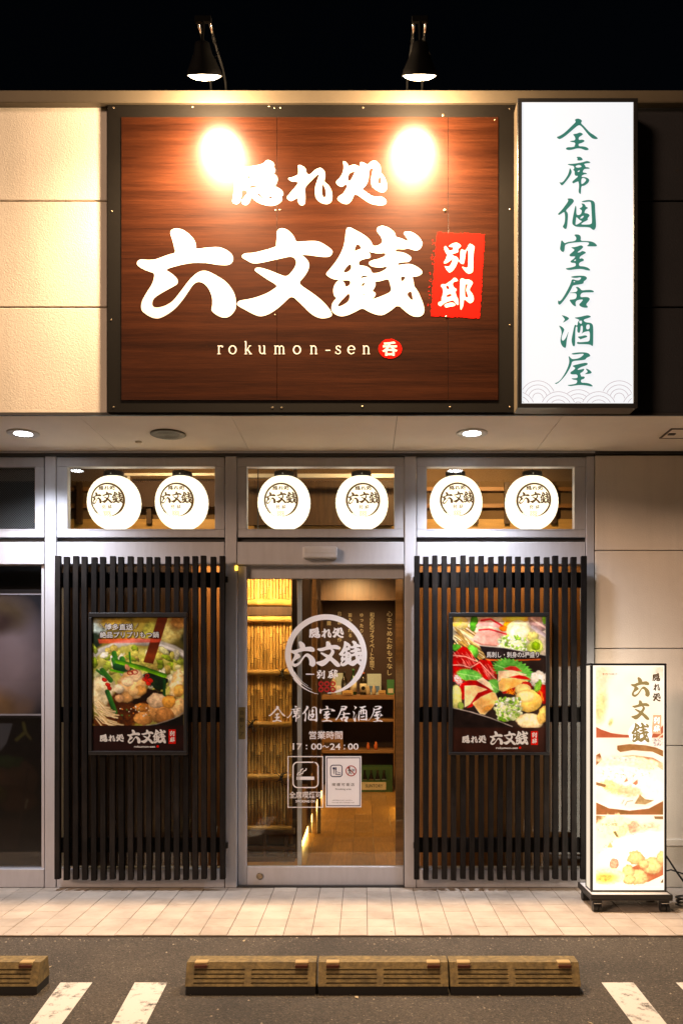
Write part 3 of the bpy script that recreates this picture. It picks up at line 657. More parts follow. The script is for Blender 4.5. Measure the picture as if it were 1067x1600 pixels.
# aluminium shopfront
for a, b in ((70.5, 88), (352, 370), (632, 650), (915.5, 928)):
    m = MB().pbox(a, b, 709, 1387, 0, .11, c=.003)
    if a < 900: m.pbox(a + 5.5, a + 6.3, 712, 1385, -.0008, .0).v
    m.build('mullion', MT['alu'], bld)
MB().box(XL + .1, X(929, 0) - .001, -.004, .12, Z(713, 0), ZS - .0005).build('head_trim', MT['aludark'], bld)
MB().box(XL + .1, X(929, 0) - .002, -.010, .0, Z(708.2, 0), ZS - .001, c=.001).build('head_flashing', MT['alu'], bld)
BAYS = [(-260, 69.5), (89, 351), (371, 631), (651, 914.5)]
OPEN = [(-240, 55), (106, 336), (386, 616), (666.5, 897)]
for k, ((a, b), (c, d)) in enumerate(zip(BAYS, OPEN)):
    m = MB()
    m.pbox(a, b, 714, 729, .012, .07, c=.002); m.pbox(a, b, 827, 839.5, .012, .07, c=.002)
    m.pbox(a, c, 729.2, 826.8, .0125, .07, c=.002); m.pbox(d, b, 729.2, 826.8, .0125, .07, c=.002)
    if k == 0: pass
    fr = m.build('transom_window', MT['alu'], bld)
    bd = MB()
    bd.pbox(c - 1.2, d + 1.2, 727.5, 729.2, .009, .03); bd.pbox(c - 1.2, d + 1.2, 826.6, 828, .009, .03)
    bd.build('glazing_bead', MT['ywood'] if False else MT['alu'], fr)
    MB().pbox(c, d, 729, 827, .045, .051).build('pane', MT['glass'], fr)
    MB().pbox(a, b, 839.7, 846.5, .035, .10).build('shadow_gap', MT['aludark'], bld)
    MB().pbox(a, b, 846.7, 882, .003, .11, c=.004).build('header_rail', MT['alu'], bld)
    if k != 2:
        fr2 = MB().pbox(a, b, 1358, 1386.8, .004, .10, c=.003).pbox(a, a + 4, 882.5, 1357.5, .02, .10).pbox(b - 4, b, 882.5, 1357.5, .02, .10).build('window_frame', MT['alu'], bld)
        MB().pbox(a + 4, b - 4, 882.5, 1357.5, .05, .056).build('pane', MT['darkglass'] if k == 0 else MT['glass'], fr2)
# fine perforated screen behind the far-left transom
ms, t_, b_ = _new('perforated_screen'); ck = t_.nodes.new('ShaderNodeTexChecker'); ge = t_.nodes.new('ShaderNodeNewGeometry')
ck.inputs['Scale'].default_value = 130; ck.inputs['Color1'].default_value = (.008, .008, .01, 1); ck.inputs['Color2'].default_value = (.09, .09, .10, 1)
t_.links.new(ge.outputs['Position'], ck.inputs['Vector']); t_.links.new(ck.outputs[0], b_.inputs['Base Color'])
MB().pbox(-238, 54, 730, 826, .0601, .064).build('perforated_screen', ms, bld)

# sliding door
dm = MB()
dm.pbox(372, 385.5, 884, 1384, .03, .07, c=.003); dm.pbox(385.7, 630.5, 1354, 1384, .0305, .07, c=.003); dm.pbox(372, 630.5, 883, 904, .06, .10, c=.002)
door = dm.build('sliding_door', MT['alu'], bld); door['label'] = 'glazed automatic sliding door with white lettering'
MB().pbox(630.6, 632, 884, 1384, .02, .09).build('door_jamb', MT['aludark'], bld)
MB().pbox(371, 632, 1384.2, 1387, .0, .14).build('threshold', MT['aludark'], bld)
YD = .048
MB().pbox(385.5, 630.5, 904, 1354, .048, .054).build('pane', MT['glass'], door)
MB().lathe(P(406, 1369, .0305), [(.022, 0), (.022, .006), (.017, .010), (.014, .010), (.012, .006), (.005, .006)], 20, (0, -1, 0)).build('door_lock', MT['screw'], door)
MB().pbox(373, 383.5, 1105, 1155, .028, .0305, c=.001).build('pull_plate', MT['gold'], door)
letters('plate_lettering', [vtext(c_, 378.3, 1108 + 11 * i_, 1119 + 11 * i_, 7.0) for i_, c_ in enumerate('自動ドア')], .0275, MT['blackink'], door)
YV = YD - .0015
layered(MB(), enso(509.5, 1023.5, 59.5), YV).build('circle_emblem', MT['dwhite'], door)
letters('logo_lettering', [fit(GL['kakurega'], 483, 537, 980, 997), fit(GL['rokumonsen'], 453, 569, 1001, 1042), fit(GL['betsu'], 495, 508, 1047, 1061), fit(GL['tei'], 512, 528, 1046, 1061), quad(478, 491, 1052.6, 1054.2)], YV - .002, MT['dwhite'], door)
layered(MB(), [emblem(501.5, 1068.5, 9.2, 8.8, 3.2, 2.3)], YV - .002).build('coin_emblem', MT['dred'], door)
xs_ = [(420, 446), (448, 470), (472.5, 496), (499, 523.5), (524, 547), (551, 573.5), (574.5, 598)]
letters('slogan_lettering', [fit(GL[g], a, b, 1103, 1128) for g, (a, b) in zip(('zen', 'seki', 'ko', 'shitsu', 'i', 'zaka', 'ya'), xs_)], YV, MT['dwhite'], door)
letters('hours_lettering', [fit(text('営業時間', .007), 483, 535, 1142, 1155), fit(text('17', .012), 457.5, 472, 1161.5, 1171.5), fit(text('：', .03), 478, 480, 1163.5, 1171), fit(text('00', .012), 486, 503, 1161.5, 1171.5), fit(text('〜', .012), 504, 514, 1164.5, 1168.5), fit(text('24', .012), 515.5, 532, 1161.5, 1171.5), fit(text('：', .03), 537, 539, 1163.5, 1171), fit(text('00', .012), 543.5, 560, 1161.5, 1171.5)], YV, MT['dwhite'], door)
MB().pbox(473, 527, 853.5, 872, -.045, .003, c=.010, seg=2).pbox(477, 523, 857, 864, -.047, -.040, c=.002).build('door_sensor', MT['rocker'], bld)
MB().pbox(367.5, 371.5, 884, 891, -.006, .0).build('indicator_lamp', MT['amberlamp'], bld)

# stickers on the door glass
s1 = thing('smoking_sticker', P(477, 1262, YV), 'clear sticker with white cigarette pictogram reading SMOKING OK on the door glass', 'sticker')
layered(MB(), [rect_frame(449.5, 505, 1181.5, 1262, 1.4)], YV).build('border', MT['dwhite'], s1)
MB().flat(rring(458, 497, 1191, 1230.5, 7, 1.8), YV - .0003).build('rounded_square', MT['dwhite'], s1)
layered(MB(), [quad(468.5, 491, 1213.5, 1218.5), quad(463.5, 465, 1213.5, 1218.5), quad(466, 467.5, 1213.5, 1218.5),
               strip([(464.5, 1211.5), (465.5, 1208), (469, 1206.5), (470, 1203), (474, 1201)], 1.6), strip([(468, 1211.5), (469, 1209.5), (473, 1208.5), (474, 1205), (478, 1203.5), (478.5, 1200.5)], 1.6)], YV - .0006).build('cigarette_symbol', MT['dwhite'], s1)
letters('lettering', [fit(text('全席喫煙可', .009), 452, 502.5, 1236.5, 1247.5), fit(text('SMOKING OK', .02), 462, 493, 1250, 1254)], YV - .0003, MT['dwhite'], s1)
s2 = thing('smoking_area_notice', P(536.5, 1262, YV), 'white notice with navy cutlery and red no-minors pictograms on the door glass', 'notice')
MB().pbox(508.5, 564.5, 1181.5, 1261.5, YV - .0012, YV).build('sheet', MT['dwhite'], s2)
MB().flat(rect_frame(510.3, 562.7, 1183.5, 1259.5, 1.2), YV - .0015).build('border', MT['navy'], s2)
layered(MB(), [rring(516.5, 534.5, 1195.5, 1213.5, 4, 1.4), quad(521, 522, 1199, 1209), quad(519.8, 523.2, 1199, 1202), quad(524.2, 525.2, 1199, 1209), quad(523.8, 525.6, 1199, 1203), quad(524, 532, 1209.3, 1210.4), strip([(526, 1205), (528.5, 1207.4), (531, 1206.8), (532, 1208.6)], .6)], YV - .0015).build('cutlery_symbol', MT['navy'], s2)
layered(MB(), [arc(548.5, 1204.5, 7.8, 0, 360, 1.4), strip([(543, 1199), (554, 1210)], 1.3)], YV - .0018).build('prohibition_ring', MT['dred'], s2)
layered(MB(), [disc(545.8, 1199.6, 1.2), strip([(545.6, 1201.5), (546.4, 1206)], 1.8), strip([(546.4, 1206), (544.2, 1210)], .9), strip([(546.4, 1206), (548.6, 1209.6)], .9), strip([(543.2, 1204.5), (545.6, 1201.8), (548.6, 1203.5)], .8), fit(text('20', .02), 549.3, 554, 1201.5, 1205.2)], YV - .0021).build('walking_figure', MT['blackink'], s2)
letters('lettering', [fit(text('喫 煙 可 能 店', .006), 519, 553.5, 1223.5, 1228.3), fit(text('Smoking area', .004), 524, 548.5, 1231.5, 1235), fit(text('20歳未満の方は立ち入れません。'), 519, 551, 1249.5, 1251.3), fit(text('Those under 20 are not allowed to enter.'), 518.5, 554, 1253, 1254.6)], YV - .0015, MT['blackink'], s2)

# soffit fittings
def C(px, py): d = (ZS - EZ) * F / (VY - py); return ((px - VX) / F * d, d - D, ZS)
def downlight(px, py, label):
    p = Vector(C(px, py)); t = thing('soffit_downlight', p, label, 'downlight', 'soffit downlights')
    MB().lathe(p, [(.074, .0), (.092, -.001), (.094, -.005), (.088, -.008), (.074, -.006)], 28).build('trim_ring', MT['white'], t, True)
    MB().lathe(p + Vector((0, 0, -.004)), [(.073, 0), (.073, -.0006), (.05, -.0022), (.001, -.003)], 28).build('lens', MT['down'], t, True)
    li = bpy.data.lights.new('downlight_beam', 'SPOT'); li.energy = DOWN_W; li.color = COOL; li.spot_size = R(130); li.spot_blend = 1.0; li.shadow_soft_size = .06
    lo = bpy.data.objects.new('downlight_beam', li); COL.objects.link(lo); lo.parent = t; lo.location = (0, 0, -.02)
    return t
downlight(37, 676.5, 'lit round white downlight in the soffit above the far-left bay')
downlight(737, 676, 'lit round white downlight in the soffit above the right-hand lattice bay')
p = Vector(C(263, 677.5))
t = thing('unlit_downlight', p, 'unlit round downlight with dark grille in the soffit above the left transom', 'downlight')
MB().lathe(p, [(.083, 0), (.104, -.001), (.106, -.006), (.098, -.010), (.083, -.007)], 28).build('trim_ring', MT['coping'], t, True)
MB().lathe(p + Vector((0, 0, -.002)), [(.081, 0), (.081, -.002), (.02, -.004), (.001, -.004)], 24).build('grille', MT['aludark'], t, True)
for k in range(1, 5): MB().lathe(p + Vector((0, 0, -.0062)), [(.016 * k + .003, 0), (.016 * k + .003, -.002), (.016 * k - .002, -.002), (.016 * k - .002, 0)], 24).build('grille_ring', MT['coping'], t)
hx0, hy0, _ = C(1029, 684); hx1, hy1 = hx0 + .46, hy0 - .20
t = thing('access_hatch', (hx0 + .23, hy0 - .1, ZS), 'small framed access hatch in the soffit above the right wall', 'hatch')
MB().box(hx0 + .012, hx1 - .012, hy1 + .008, hy0 - .008, ZS - .004, ZS - .0005).build('hatch_panel', MT['soffit'], t)
MB().box(hx0, hx0 + .011, hy1, hy0, ZS - .006, ZS - .0004).box(hx1 - .011, hx1, hy1, hy0, ZS - .006, ZS - .0004).box(hx0 + .0112, hx1 - .0112, hy0 - .007, hy0, ZS - .006, ZS - .0004).box(hx0 + .0112, hx1 - .0112, hy1, hy1 + .007, ZS - .006, ZS - .0004).build('hatch_frame', MT['coping'], t)
MB().box(hx0 + .02, hx0 + .06, (hy0 + hy1) / 2 - .014, (hy0 + hy1) / 2 + .014, ZS - .010, ZS - .004).build('latch', MT['black'], t)
p = Vector(C(217, 690)); MB().lathe(p, [(.02, 0), (.022, -.004), (.014, -.010), (.004, -.012)], 16).build('soffit_cap', MT['soffit'], bld, True)

# ================================================================== MAIN SIGN
YB = -.815
sg = thing('main_sign', (X(486, YB), YB, Z(645, YB)), 'large wood-grain sign with white brush lettering and red stamp', 'sign')
MB().pbox(168, 805, 161.8, 644.5, YB, YS - .0005, c=.002).build('border_board', MT['signedge'], sg)
for a, b in ((190, 432.6), (433.2, 699.7), (700.3, 778)):
    MB().pbox(a, b, 183, 625, YB - .003, YB - .0002, c=.0006).build('face_panel', MT['signwood'], sg)
YL = YB - .0042
letters('small_lettering', [GL['kaku'], GL['re'], GL['ga']], YL, MT['white'], sg)
letters('large_lettering', [GL['roku'], GL['mon'], GL['sen']], YL, MT['white'], sg)
def ragged(c, n=26, j=1.1):
    out = []
    for (a, b), (c2, d) in zip(c, c[1:] + c[:1]):
        for i in range(n):
            t = i / n; out.append((a + (c2 - a) * t + random.uniform(-j, j) * (i > 0), b + (d - b) * t + random.uniform(-j, j) * (i > 0)))
    return tess([out])
st_ = MB().flat(ragged([(683, 363), (757, 366), (754, 420), (749, 497), (673, 494), (677, 430)]), YL)
for _ in range(26):
    y = random.uniform(375, 490); st_.flat(disc(681 - (y - 363) * .075 - random.uniform(1, 5), y, random.uniform(.4, 1.0), 6), YL)
so = st_.build('red_stamp', MT['red'], sg)
MB().flat(GL['betsu'], YL - .0012).flat(GL['tei'], YL - .0012).build('stamp_lettering', MT['white'], so)
for q_ in serif_word(339.5, 553.4, 13.6, [('r', 18.4), ('o', 23.7), ('k', 21.8), ('u', 24.5), ('m', 30.5), ('o', 25.5), ('n', 24), ('-', 15), ('s', 20), ('e', 23), ('n', 20)], 1):
    layered(MB(), q_, YL, -.00008).build('latin_letter', MT['white'], sg)
n_ = 30; ov = [(609.5 + (18 + random.uniform(-.6, .6)) * math.cos(2 * math.pi * i / n_), 545 + (15.6 + random.uniform(-.6, .6)) * math.sin(2 * math.pi * i / n_)) for i in range(n_)]
so2 = MB().flat(tess([ov]), YL).build('red_seal', MT['red'], sg)
MB().flat(fit(text('呑', .035), 597, 621, 533.5, 556), YL - .0012).build('seal_lettering', MT['white'], so2)
for px, py, r in ((178, 168, 3), (301, 167, 3), (421, 166, 3), (429, 168.5, 3), (438, 168, 3), (567, 168, 3), (692, 180, 5), (695, 329, 5.5), (431, 328.5, 3), (437, 328, 3), (175, 330, 3), (773, 187, 3), (796, 327, 3), (796, 508, 3), (174, 500, 3), (697, 495, 4), (426, 637, 3), (440, 637, 3), (703, 636, 3), (566, 635, 3), (178, 636, 3), (796, 170, 3), (796, 636, 3), (430, 492, 2.5)):
    rr = r / F * 4.69 * .5
    MB().lathe(P(px, py, YB - (.003 if 190 < px < 778 and 183 < py < 625 else 0)), [(rr, 0), (rr * .9, rr * .22), (rr * .5, rr * .4), (rr * .05, rr * .45)], 10, (0, -1, 0)).build('screw', MT['screw'], sg, True)

# ================================================================== LIGHT BOX SIGN
YF = -.94
lb = thing('light_box_sign', (X(902, YF), YF, Z(637, YF)), 'tall backlit white light box with green vertical brush lettering', 'illuminated sign')
MB().pbox(808.5, 995.5, 154, 636, YF + .012, YS - .0005, c=.003).build('housing', MT['coping'], lb)
f_ = MB()
f_.pbox(808, 996, 153, 159, YF - .004, YF + .0118, c=.002); f_.pbox(808, 996, 630, 637, YF - .004, YF + .0118, c=.002)
f_.pbox(808, 815, 159.1, 629.9, YF - .004, YF + .0118, c=.002); f_.pbox(989, 996, 159.1, 629.9, YF - .004, YF + .0118, c=.002)
f_.build('frame', MT['black'], lb)
MB().pbox(815, 989, 159, 630, YF, YF + .006).build('acrylic_face', MT['boxwhite'], lb)
letters('vertical_lettering', [GL[g] for g in ('zen', 'seki', 'ko', 'shitsu', 'i', 'zaka', 'ya')], YF - .0012, MT['boxgreen'], lb)
wv = []
Q = 5.472
front = [(15, 380), (365, 380), (710, 380), (1060, 380)]; back = [(190, 287), (535, 363), (885, 287)]
def wave(cx, cy, r, hide):
    cur = []
    for i in range(61):
        a = math.pi * (1 + i / 60); x, y = cx + r * math.cos(a), cy + r * math.sin(a)
        ok = 58 < x < 995 and y < 326 and all(math.hypot(x - u, y - v) > 151 for u, v in hide)
        if ok: cur.append((805 + x / Q, 570 + y / Q))
        if (not ok or i == 60) and len(cur) > 1: wv.append(strip(cur, .95)); cur = []
        elif not ok: cur = []
for cx, cy in front:
    for r in (150, 115, 80, 45): wave(cx, cy, r, [])
for cx, cy in back:
    for r in (150, 115, 80, 45): wave(cx, cy, r, front)
layered(MB(), wv, YF - .0012, -.00003).build('wave_pattern', MT['boxline'], lb)

# ================================================================== FLOOD LAMPS
def flood(px, label):
    x = X(px, -1.10); L = Vector((x, -1.10, Z(118, -1.10)))
    n = Vector((0, .50, -.866)).normalized()
    t = thing('sign_flood_lamp', (x, -.72, 4.50), label, 'flood lamp', 'flood lamps over the main sign')
    h = L - n * .075
    MB().lathe(h, [(.020, -.07), (.036, -.062), (.046, -.02), (.062, .01), (.082, .05), (.091, .075), (.088, .078), (.086, .070)], 28, n).build('lamp_head', MT['lampblack'], t, True)
    MB().lathe(L, [(.086, -.006), (.085, .0), (.070, .010), (.045, .018), (.001, .022)], 28, n).build('lens', MT['lens'], t, True)
    for s in (-1, 1):
        xx = x + s * .030
        m = MB().tube([(xx * 1 + s * .012, -.66, 4.5005), (xx + s * .012, -.66, 4.64), (xx + s * .012, -.70, 4.70), (xx + s * .012, -.78, 4.715), (xx, -1.00, 4.715)], .0065, 8)
        a = m.build('arm_rod', MT['lampblack'], t, True)
        MB().cyl((xx, -.99, 4.715), (xx, -1.135, 4.715), .0075, n=10).build('arm_sleeve', MT['steel'], t, True)
        MB().cyl((xx, -1.003, 4.715), (xx, -.985, 4.715), .010, n=10).build('clamp', MT['lampblack'], t, True)
    b = h - n * .06
    MB().box(x - .042, x + .042, -1.15, -1.125, 4.70, 4.73, c=.003).tube([(x, -1.137, 4.70), b], .008, 8).build('yoke', MT['lampblack'], t)
    MB().tube([(x + .040, -.90, 4.705), (x + .052, -1.0, 4.66), (x + .056, -1.06, 4.60), (x + .062, -1.08, 4.575), (x + .050, -1.09, 4.56), (x + .058, -1.09, 4.545), (x + .03, -1.12, 4.54)], .0022, 6).build('cable', MT['lampblack'], t, True)
    MB().box(x - .07, x + .07, -.70, -.62, 4.5002, 4.512).build('base_plate', MT['lampblack'], t)
    li = bpy.data.lights.new('flood_beam', 'SPOT'); li.energy = FLOOD_W; li.color = WARM; li.spot_size = R(168); li.spot_blend = 1.0; li.shadow_soft_size = .07
    lo = bpy.data.objects.new('flood_beam', li); COL.objects.link(lo); lo.parent = t
    lo.location = (L + n * .05) - Vector((x, -.72, 4.50)); lo.rotation_euler = Vector((0, -.12, -.99)).to_track_quat('-Z', 'Y').to_euler()
    l2 = bpy.data.lights.new('flood_bulb', 'POINT'); l2.energy = FLOOD_BULB_W; l2.color = WARM; l2.shadow_soft_size = .07
    lo = bpy.data.objects.new('flood_bulb', l2); COL.objects.link(lo); lo.parent = t; lo.location = (L + n * .055) - Vector((x, -.72, 4.50))
flood(320, 'flood lamp on twin arms above the left half of the main sign')
flood(655, 'flood lamp on twin arms above the right half of the main sign')

# ================================================================== LANTERNS
YLN, RL = .24, .176
def lantern(px, label):
    c = Vector(P(px, 786, YLN)); t = thing('paper_lantern', c - Vector((0, 0, RL)), label, 'lantern', 'round paper lanterns behind the transom glass')
    prof = []
    for i in range(41):
        a = -math.pi / 2 + math.pi * i / 40
        rr = (abs(math.cos(a)) ** 0.86) * RL * (1 + .004 * math.cos(i * math.pi)); prof.append((max(rr, .001), math.sin(a) * RL * 1.03))
    MB().lathe(c, prof, 40).build('paper_shade', MT['lantern'], t, True)
    top = c.z + RL * 1.005
    MB().lathe((c.x, c.y, top), [(.058, -.022), (.066, -.020), (.066, .028), (.060, .030)], 28).build('cap', MT['black'], t, True)
    MB().lathe((c.x, c.y - .0655, top + .008), [(.005, 0), (.0045, .003), (.001, .005)], 8, (0, -1, 0)).build('cap_rivet', MT['white'], t)
    MB().tube([(c.x + .062 * math.cos(R(a)), c.y, top + .02 + .085 * math.sin(R(a))) for a in range(-10, 191, 10)], .0016, 6).build('wire_handle', MT['screw'], t, True)
    def wrap(shapes, off):
        m = MB()
        for i, (vs, fs) in enumerate(shapes):
            out = []
            for a, b in vs:
                dx = (a) / F * (YLN + D - .15); dz = -(b) / F * (YLN + D - .15)
                zz = min(.999, abs(dz) / (RL * 1.03)); rz = RL * (max(1e-4, 1 - zz * zz) ** .43)
                dy = math.sqrt(max(1e-6, rz * rz - dx * dx)) + off + i * .0002
                out.append((c.x + dx, c.y - dy, c.z + dz))
            m.add(out, fs)
        return m
    wrap(enso(0, 2, 25.5, .40, .92), .0012).build('circle_emblem', MT['ink'], t)
    wrap([fit(GL['kakurega'], -12.5, 13, -20, -12.5), fit(GL['rokumonsen'], -24, 25.5, -10.5, 8.5), fit(GL['betsu'], -7, -1.5, 10.5, 17), fit(GL['tei'], 2, 8, 10.5, 17)], .0025).build('lettering', MT['ink'], t)
    wrap([emblem(-4.2, 21.2, 3.9, 3.6, 1.3, .8)], .003).build('coin_emblem', MT['redink'], t)
    MB().tube([(c.x, c.y, top + .028), (c.x, c.y, 3.295)], .004, 6).build('cord', MT['black'], t)
    li = bpy.data.lights.new('lantern_bulb', 'POINT'); li.energy = 0.45; li.color = (1.0, .90, .74); li.shadow_soft_size = .03
    lo = bpy.data.objects.new('lantern_bulb', li); COL.objects.link(lo); lo.parent = t; lo.location = (0, -.03, RL - .035)
    t.rotation_euler = (R(random.uniform(-1, 1)), R(random.uniform(-1.2, 1.2)), R(random.uniform(-5, 5)))
    return t
for px, lb_ in zip((180, 284, 444, 566, 713, 829), ('left of the two over the left lattice, leftmost of all', 'right of the two over the left lattice', 'left of the two over the sliding door', 'right of the two over the sliding door', 'left of the two over the right lattice', 'right of the two over the right lattice, rightmost of all')):
    lantern(px, 'glowing round paper lantern, ' + lb_)

# ================================================================== LATTICE SCREENS
def lattice(px0, px1, label):
    ys = -.09; t = thing('lattice_screen', (X((px0 + px1) / 2, ys), ys, Z(1375, ys)), label, 'lattice screen', 'black slatted screens either side of the door')
    h = Z(869, ys) - Z(1375, ys); wd = 8.4 / F * (ys + D)
    sm = MB().box(-wd / 2, wd / 2, 0, .034, 0, h, c=.0018).mesh('slat', (0, 0, 0)); sm.materials.append(MT['slat'])
    for i in range(19):
        share(sm, 'slat', (X(px0 + (px1 - px0) * i / 18, ys) + random.uniform(-.0012, .0012), ys + random.uniform(-.0015, .0015), Z(1375, ys) + random.uniform(-.006, .006)), t, rot=(random.gauss(0, .0008), random.gauss(0, .0013), random.gauss(0, .02)))
    for a, b in ((893, 917), (1105, 1129), (1311, 1334)):
        MB().box(X(px0 - 3, ys), X(px1 + 3, ys), ys + .0372, ys + .062, Z(b, ys), Z(a, ys), c=.002).build('batten', MT['slat'], t)
    for s in (px0 - 2, px1 + 3.5):
        for q in (899, 1320): MB().box(X(s, ys) - .009, X(s, ys) + .009, ys + .0622, .003, Z(q + 9, ys), Z(q, ys)).build('bracket', MT['black'], t)
    return t
lattice(89.5, 347.6, 'black vertical slat screen left of the door behind the hotpot poster')
lattice(650.8, 911.2, 'black vertical slat screen right of the door behind the sashimi poster')

# ================================================================== POSTERS ON THE LATTICES
def poster(px0, px1, py0, py1, ix0, ix1, iy0, iy1, pic, label, dark, lay, cap):
    Yp = -.125; t = thing('framed_poster', P((px0 + px1) / 2, py1, Yp), label, 'poster', 'framed food posters on the lattice screens')
    m = MB()
    m.pbox(px0, px1, py0, iy0, Yp, -.0925, c=.004, seg=2); m.pbox(px0, px1, iy1, py1, Yp, -.0925, c=.004, seg=2)
    m.pbox(px0, ix0, iy0 + .2, iy1 - .2, Yp + .0004, -.0925, c=.004, seg=2); m.pbox(ix1, px1, iy0 + .2, iy1 - .2, Yp + .0004, -.0925, c=.004, seg=2)
    m.build('frame', MT['black'], t)
    MB().pbox(ix0 - 1, ix1 + 1, iy0 - 1, iy1 + 1, -.112, -.0930).build('backing', MT['black'], t)
    pr = pic.build('print', MT['pr'], t, ix0, ix1, iy0, iy1, -.1135, True)
    def q(s, a, b, c, d, s0=None):                                      # zoomed px -> photo px
        ox, oy = lay; k = 5.616; return fit(s, ox + a / k, ox + b / k, oy + c / k, oy + d / k)
    Yt = -.1147
    letters('lettering', [q(GL['kakurega'], *cap['ka']), q(GL['rokumonsen'], *cap['ro']), q(text('rokumon-sen', .02), *cap['la'])], Yt, MT['white'], pr)
    a = cap['st']; ox, oy = lay; k = 5.616
    MB().pbox(ox + a[0] / k, ox + a[1] / k, oy + a[2] / k, oy + a[3] / k, Yt, Yt + .0004).build('red_stamp', MT['red'], pr)
    w_, h_ = a[1] - a[0], a[3] - a[2]
    letters('stamp_lettering', [q(GL['betsu'], a[0] + w_ * .15, a[1] - w_ * .15, a[2] + h_ * .10, a[2] + h_ * .47), q(GL['tei'], a[0] + w_ * .15, a[1] - w_ * .15, a[2] + h_ * .53, a[3] - h_ * .10)], Yt - .0006, MT['white'], pr)
    d_ = cap['dot']; MB().flat(disc(ox + d_[0] / k, oy + d_[1] / k, 2.0), Yt).build('red_seal', MT['red'], pr)
    sh, wh = [], []
    for body, bx in cap['txt']: sh.append(q(text(body, .075), bx[0] - 7, bx[1] + 7, bx[2] - 7, bx[3] + 7)); wh.append(q(text(body, .012), *bx))
    layered(MB(), sh, Yt).build('caption_outline', MT[cap['oc']], pr)
    layered(MB(), wh, Yt - .0012).build('caption', MT[cap['tc']], pr)
    return t

# -- hotpot picture
p1 = Pic(135, 938, 130, 1318, 190, (.10, .07, .03))
p1.im = p1.tex((.05, .05, .02), (.42, .34, .10), 170, 3, 2.2)
p1.blob(180, 220, 90, 70, 0, (.55, .62, .58), (.35, .4, .36), soft=.5, sh=.2); p1.blob(160, 340, 60, 80, 0, (.03, .05, .03), soft=.5, sh=0)
p1.blob(330, 190, 130, 50, 0, (.62, .48, .14), (.4, .3, .1), soft=.6, sh=.2); p1.blob(800, 250, 130, 130, 0, (.62, .58, .28), (.42, .32, .12), soft=.4, sh=.2); p1.blob(880, 180, 70, 60, 0, (.5, .3, .12), soft=.5, sh=.1); p1.blob(640, 250, 60, 90, 20, (.58, .55, .16), soft=.4, sh=.2)
p1.line([(120, 500), (220, 430), (360, 375), (520, 350), (700, 360), (850, 410), (950, 470)], 60, (.30, .28, .24), (.62, .60, .55), soft=4)
p1.line([(720, 375), (830, 410), (950, 470)], 26, (.78, .76, .72), soft=3); p1.line([(740, 460), (840, 490), (900, 515)], 30, (.75, .73, .68), soft=3)
p1.blob(540, 760, 480, 380, 0, (.62, .58, .24), (.36, .36, .09), wob=.10, cell=90, soft=.05, sh=.15)
for _ in range(70):
    x, y = 135 + RS.rand() * 800, 400 + RS.rand() * 330
    c = [(.72, .72, .42), (.66, .62, .20), (.45, .52, .12), (.78, .76, .58), (.60, .50, .18), (.30, .38, .06)][RS.randint(6)]
    p1.blob(x, y, 28 + RS.rand() * 40, 14 + RS.rand() * 24, RS.rand() * 180, c, wob=.3, cell=25, soft=.25, sh=.5)
p1.blob(230, 800, 120, 150, 0, (.74, .68, .50), (.52, .44, .26), wob=.25, cell=40, sh=.3); p1.blob(880, 720, 60, 130, 12, (.80, .72, .52), (.6, .44, .2), sh=.3)
p1.blob(560, 900, 330, 130, 0, (.06, .022, .008), (.14, .05, .014), wob=.25, cell=60, soft=.2, sh=0); p1.blob(330, 1060, 220, 60, 0, (.16, .06, .015), (.05, .02, .01), soft=.3, sh=0)
for a, b, wd in (((330, 450), (355, 560), 46), ((400, 500), (420, 580), 50), ((465, 445), (474, 540), 18), ((225, 600), (300, 690), 44), ((180, 600), (230, 640), 22), ((318, 500), (330, 545), 30)):
    p1.line([a, b], wd, (.02, .11, .025), (.10, .30, .05))
p1.line([(345, 570), (480, 610)], 60, (.012, .05, .02), (.03, .12, .04)); p1.line([(300, 598), (420, 626)], 20, (.20, .48, .03), (.10, .30, .02))
p1.blob(700, 690, 110, 80, 25, (.010, .018, .012), (.02, .05, .02), wob=.3, sh=.2); p1.blob(560, 830, 190, 60, -10, (.03, .012, .006), wob=.3, sh=0)
p1.line([(358, 522), (560, 575), (772, 648)], 38, (.26, .52, .04), (.03, .14, .02)); p1.line([(768, 690), (768, 850)], 26, (.012, .06, .02), (.03, .13, .03)); p1.line([(270, 790), (300, 870), (338, 972)], 42, (.015, .08, .02), (.07, .24, .05))
p1.blob(490, 730, 122, 130, 15, (.78, .58, .34), (.60, .36, .15), wob=.16, cell=45, soft=.07, sh=.45)
for x, y, r, c in ((370, 765, 48, (.86, .74, .54)), (440, 840, 60, (.66, .42, .20)), (380, 850, 42, (.70, .46, .26)), (520, 650, 60, (.84, .66, .44)), (560, 780, 55, (.62, .38, .15)), (450, 700, 52, (.84, .68, .46)), (500, 790, 48, (.78, .56, .30))): p1.blob(x, y, r, r * .85, 0, c, [k * .72 for k in c], wob=.18, cell=30, soft=.25, sh=.4)
p1.blob(445, 575, 20, 30, -30, (.80, .45, .28), sh=.3)
for cx, cy, r in ((472, 625, 24), (510, 618, 26), (600, 680, 20), (640, 700, 18), (620, 650, 16)):
    p1.line([(cx + r * math.cos(R(a)), cy + r * .7 * math.sin(R(a))) for a in range(0, 361, 30)], 9, (.42, .02, .012))
for x, y in ((245, 685), (275, 730), (290, 760), (610, 690), (650, 690), (630, 720)): p1.blob(x, y, 24, 18, 30, (.30, .012, .01), (.5, .06, .04), sh=.3)
